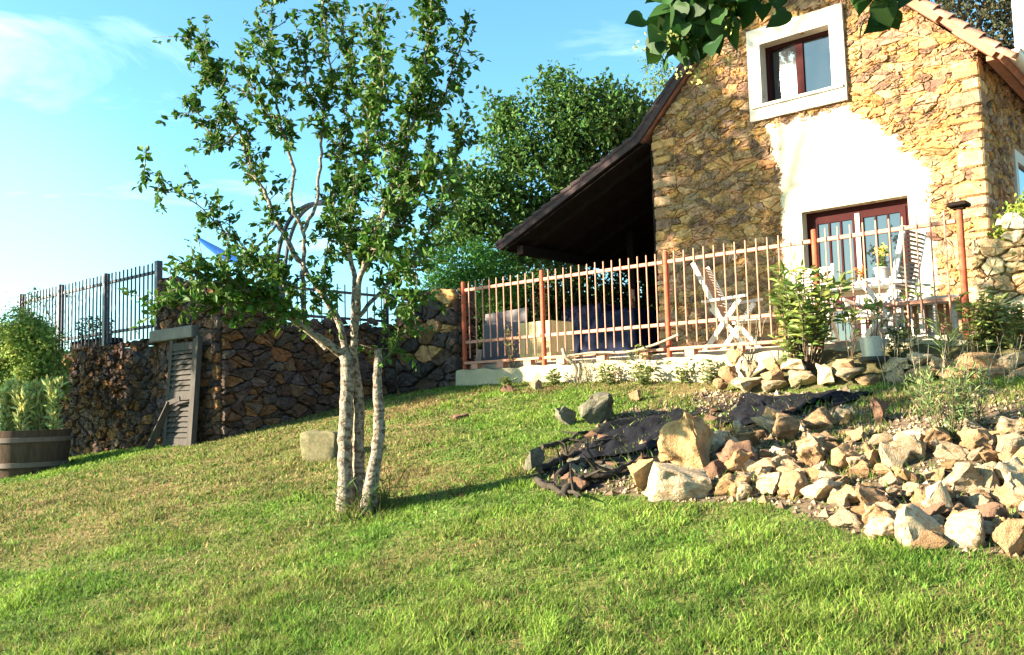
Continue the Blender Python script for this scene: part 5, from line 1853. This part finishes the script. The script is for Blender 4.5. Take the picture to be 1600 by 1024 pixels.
a, b = on_e(505, 318, -1.25), on_e(380, 412, -1.2)
c = MB(); c.tube([(p2[0], -1.2, p2[1]), (p2[0] + .5, -1.2, p2[1] + .02), (on_e(436, 395, -1.25)[0], -1.25, on_e(436, 395, -1.25)[1])], .02, n=6); c.build('strut', 'navy', sw_)

# ================================================================== BED PLANTS BEFORE THE TERRACE
# grey metal bucket on the edging
s, z = on_e(1365, 562, -.56)
bk = hthing('metal_bucket', 'dull grey bucket standing on the edging stones', 'bucket', s, -.56, z - .03)
k = np.linalg.norm(W(s, -.56, z) - EYE) / FPX
r = 18 * k; h = 36 * k
c = MB(); c.lathe([(r * .82, 0), (r * .9, h * .5), (r * 1.0, h), (r * 1.05, h), (r * 1.05, h + .008), (r * .97, h + .008), (r * .93, h * .85), (.01, h * .8)], n=32, c=(s, -.56, z - .03)); c.build('body', 'galv', bk, sharp=30)
c = MB(); c.lathe([(r * .9, -.0), (r * 1.15, .03), (r * 1.2, .06), (r * 1.12, .062), (r * 1.0, .02), (.01, .018)], n=32, c=(s, -.56, z - .035)); c.build('saucer', 'blackpot', bk, sharp=30)
pb_ = W(s, -.56, z + h - .06)
plant('potted_plant', 'leafy plant with broad yellow green leaves growing in the grey bucket', 'plant', pb_, .42, 5, .13, .34, (.15, .20, .05), rng, spread=.38, nleaf=5, bare=.5, upright=.8)


def bedpt(px, py, e):
    s, z = on_e(px, py, e)
    return W(s, e, z)


p = bedpt(1262, 572, -.42)
plant('rhododendron', 'rhododendron bush with yellow green whorled leaves in the bed below the fence', 'bush', p, 1.0, 30, .135, .32, (.16, .22, .05), rng, spread=.50, nleaf=26, upright=.35, bare=.35)
plant('rhododendron_sprout', 'low side shoot of yellow leaves at the foot of the rhododendron', 'plant', bedpt(1235, 575, -.5), .42, 8, .11, .30, (.15, .20, .05), rng, spread=.5, nleaf=14, upright=.3)
plant('dead_shrub', 'leafless twiggy shrub between the rhododendron and the bench', 'shrub', bedpt(1170, 560, -.35), .5, 11, .03, .4, (.2, .15, .08), rng, spread=.5, nleaf=2, bare=.7, stemcol='twig')
plant('garden_plant', 'plant with a whorl of pale leaves between bucket and rhododendron', 'plant', bedpt(1330, 560, -.36), .45, 4, .12, .32, (.16, .21, .06), rng, spread=.2, nleaf=8, bare=.7)
plant('garden_plant', 'fine leaved plant right of the grey bucket', 'plant', bedpt(1420, 565, -.40), .42, 10, .06, .25, (.17, .20, .08), rng, spread=.35, nleaf=18, upright=1)
plant('garden_plant', 'dark leafed plant hanging over the edging beside the bucket', 'plant', bedpt(1395, 570, -.30), .36, 9, .07, .4, (.07, .10, .03), rng, spread=.4, nleaf=14)
plant('garden_plant', 'grassy spray of long blades below the slatted stand', 'plant', bedpt(1478, 560, -.50), .32, 12, .22, .07, (.16, .24, .06), rng, spread=.5, nleaf=3, upright=1.6, bare=.0)
plant('peony_bush', 'spreading bush of small yellow green leaves below the capped post', 'bush', bedpt(1530, 560, -.34), .56, 16, .085, .40, (.13, .17, .045), rng, spread=.55, nleaf=26, upright=.3)
plant('peony_bush', 'leafy bush at the right edge in front of the cream wall', 'bush', bedpt(1582, 555, -.30), .42, 12, .085, .40, (.12, .15, .045), rng, spread=.6, nleaf=22, upright=.3)
plant('garden_plant', 'tall light green plant climbing before the cream wall', 'plant', bedpt(1545, 540, -.2), .55, 7, .06, .4, (.15, .2, .05), rng, spread=.3, nleaf=20)
bb = W(1.25, .9, 2.17)
blob_tree('conifer_bush', 'bright yellow green feathery bush above the cream wall at the right edge', 'bush', bb,
          [(at_y(1606, 370, bb[1]) , (.24, .24, .34)), (at_y(1600, 410, bb[1]), (.18, .2, .25)), (at_y(1615, 340, bb[1]), (.17, .17, .2))],
          [([bb, bb + np.array([-.05, 0, .6]), at_y(1606, 350, bb[1])], .03, .01)], (.20, .26, .04), .05, 150, 26, rng, sub=.10, matn='needle')
# arching grass stems
for (px, py) in ((1395, 605), (1440, 608), (1500, 606), (1545, 604), (1570, 606), (1470, 600), (1415, 600)):
    p = on_ground(px, py)
    plant('seeding_onion', 'thin pale arching stems rising before the edging stones', 'plant', p, rng.uniform(.35, .6), 4, .10, .08, (.28, .28, .12), rng, spread=.5, nleaf=3, upright=1.2, stemcol='needle' if False else 'twig', group='pale arching stems before the edging')
# dry vines and weeds along the plinth
for i, (px, py, h, lab) in enumerate([(905, 598, .38, 'dry gnarled vine stump climbing the low pale wall'), (985, 588, .34, 'tangle of dry twigs and leaves on the low wall below the lean-to'),
                                      (1035, 585, .40, 'leafy weed clump at the low wall below the third fence post'), (1080, 592, .28, 'green weed clump right of the third fence post base'),
                                      (950, 600, .22, 'low yellow weeds at the foot of the low wall'), (1005, 600, .20, 'low green weeds between the dry tangle and the tan stones'), (868, 600, .16, 'small weed left of the gnarled vine stump'),
                                      (790, 606, .14, 'small weed at the pale wall below the first fence panel'), (1110, 598, .24, 'weed clump touching the left end of the dry edging')]):
    p = on_ground(px, py + 2); s, e, _ = SE(p); e = min(e, -.14); p = W(s, e); p[2] = g1(p[0], p[1])
    dryp = i in (0, 1)
    plant('weed', lab, 'weed', p, h, 12, .07 if not dryp else .05, .35, (.17, .16, .06) if dryp else (.12, .17, .04), rng, spread=.7, nleaf=14 if not dryp else 7, upright=.5, stemcol='twig')
vm = MB()
p0 = W(-4.5, -.13, 1.93)
vm.tube(smooth_path([p0 - np.array([0, 0, .1]), p0 + np.array([.02, -.02, .12]), p0 + np.array([-.10, -.02, .26]), p0 + np.array([-.13, 0, .36])], .03), [.03] * len(smooth_path([p0, p0 + np.array([.02, -.02, .12]), p0 + np.array([-.10, -.02, .26]), p0 + np.array([-.13, 0, .36])], .03)) if False else .026, n=8, jit=.15)
q0 = W(-4.3, -.12, 2.16)
vm.tube(smooth_path([p0 + np.array([-.10, -.02, .26]), W(-4.2, -.10, 2.22), W(-3.7, -.09, 2.20), W(-3.3, -.10, 2.27), W(-3.0, -.1, 2.36)], .05), .016, n=7, jit=.15)
tag(vm.build('dry_vine', 'twig', org=p0, sharp=80), 'thick dry vine trained along the low pale wall', 'vine')

# weeds on the bank
WEEDS = [(1480, 690, .55, 14, 'tall feathery weed growing in the rubble heap'), (1520, 670, .45, 10, 'feathery weed behind the tall one, nearer the right edge'), (1440, 650, .35, 8, 'thin weed at the back of the rubble heap')]
for px, py, h, nst, lab in WEEDS:
    p = on_ground(px, py)
    plant('weed', lab, 'weed', p, h, nst, .06, .18, (.14, .20, .07), rng, spread=.4, nleaf=34, upright=1.2, bare=.1, group='weeds in the rubble heap')

# ================================================================== GRASS
def grass():
    rng = np.random.default_rng(91)
    n = 960000
    # denser towards the camera: sample distance with a falling density
    Y = 3.2 + (14.5 - 3.2) * rng.random(n) ** 1.55
    X = (rng.random(n) * 1.75 - .72) * (Y + .8)
    q = np.stack([X - P0[0], Y - P0[1]], 1)
    s = q @ -HD[:2]; e = q @ -HN[:2]
    ok = (e < -.12) & ~((s < -7.85) & (e > AE - .08)) & (s < 6)
    inb = inpoly(BANK, X, Y)
    ok &= ~inb | (rng.random(n) < .05 + .5 * np.clip((fbm(X, Y, 1.3, 8) - .52) * 6, 0, 1))
    edgebed = (e > -.75) & (s > -3.0)
    ok &= ~edgebed | (rng.random(n) < .25)
    X, Y, inb = X[ok], Y[ok], inb[ok]
    n = len(X)
    Z = gz(X, Y)
    dryv = fbm(X, Y, .55, 3); fine = fbm(X, Y, 2.2, 4); tuft = fbm(X, Y, 5.0, 6); big = fbm(X, Y, .35, 12)
    keep = rng.random(n) < np.clip(.35 + 1.5 * (tuft - .25), .2, 1)
    X, Y, Z, dryv, fine, tuft, big, inb = [a[keep] for a in (X, Y, Z, dryv, fine, tuft, big, inb)]
    n = len(X)
    # long grass round the foot of the tree and along the heap
    tb_ = on_ground(566, 800)
    dt = np.hypot(X - tb_[0], Y - tb_[1])
    h = (.012 + .028 * rng.random(n) * (.3 + 1.4 * tuft)) * (1 + .5 * (fine > .6))
    near = np.clip((6.4 - Y + 1.6 * (big - .5)) / 1.8, 0, 1)
    h *= 1 + .30 * near
    h += .16 * rng.random(n) * np.exp(-(dt / .26) ** 2)
    h += inb * .05 * rng.random(n)
    far = np.clip(Y / 6, .8, 2.2)
    wd = (.0021 + .0023 * rng.random(n)) * far
    broad = rng.random(n) < .05 + .12 * (fbm(X, Y, 1.7, 33) > .58)
    wd = np.where(broad, wd * 2.6, wd); h = np.where(broad, h * .75, h)
    flat = rng.random(n) < .05
    a = rng.uniform(0, 2 * np.pi, n)
    bend = np.where(flat, rng.uniform(.03, .07, n), rng.uniform(.2, 1.3, n) * h)
    h = np.where(flat, .006 + .02 * rng.random(n), h)
    ca, sa = np.cos(a), np.sin(a)
    b2 = a + rng.uniform(-1.2, 1.2, n)
    dx, dy = np.cos(b2) * bend, np.sin(b2) * bend
    B = np.stack([X, Y, Z - .004], 1)
    S = np.stack([-sa * wd, ca * wd, 0 * wd], 1)
    mid = B + np.stack([dx * .35, dy * .35, h * .6], 1)
    tip = B + np.stack([dx, dy, h], 1)
    V = np.stack([B - S, B + S, mid + S * .75, mid - S * .75, tip], 1).reshape(-1, 3)
    k = np.arange(n)[:, None] * 5
    F = [k + np.array([[0, 1, 2, 3]]), k + np.array([[3, 2, 4]])]
    green = np.array((.088, .172, .020)); lime = np.array((.180, .268, .038)); olive = np.array((.12, .135, .035)); straw = np.array((.30, .235, .10)); brown = np.array((.17, .11, .05))
    t1 = np.clip((fine - .38) * 3, 0, 1)[:, None]
    col = green * (1 - t1) + lime * t1
    t2 = (np.clip((dryv - .44) * 5, 0, 1) * (1 - .75 * near))[:, None]
    col = col * (1 - .75 * t2) + olive * .75 * t2
    r = rng.random((n, 1))
    col = np.where(r < .05 + .30 * t2, straw * rng.uniform(.6, 1.1, (n, 1)), col)
    t3 = np.clip((fbm(X, Y, .8, 15) - .60) * 8, 0, 1)[:, None]
    col = np.where(rng.random((n, 1)) < .7 * t3, brown * rng.uniform(.7, 1.5, (n, 1)), col)
    col = np.where(flat[:, None], straw * rng.uniform(.5, 1.0, (n, 1)), col)
    col = np.where(broad[:, None], np.array((.07, .15, .02)) * rng.uniform(.8, 1.5, (n, 1)), col)
    col = col * rng.uniform(.55, 1.45, (n, 1)) * np.clip(.45 + 1.1 * fbm(X, Y, 7.0, 21), .5, 1.3)[:, None]
    me = fast_mesh('lawn_grass', V, F, np.repeat(col, 5, 0))
    tag(link_mesh('lawn_grass', me, 'grass'), 'short mown lawn grass with dry patches', 'grass', kind='stuff')


grass()
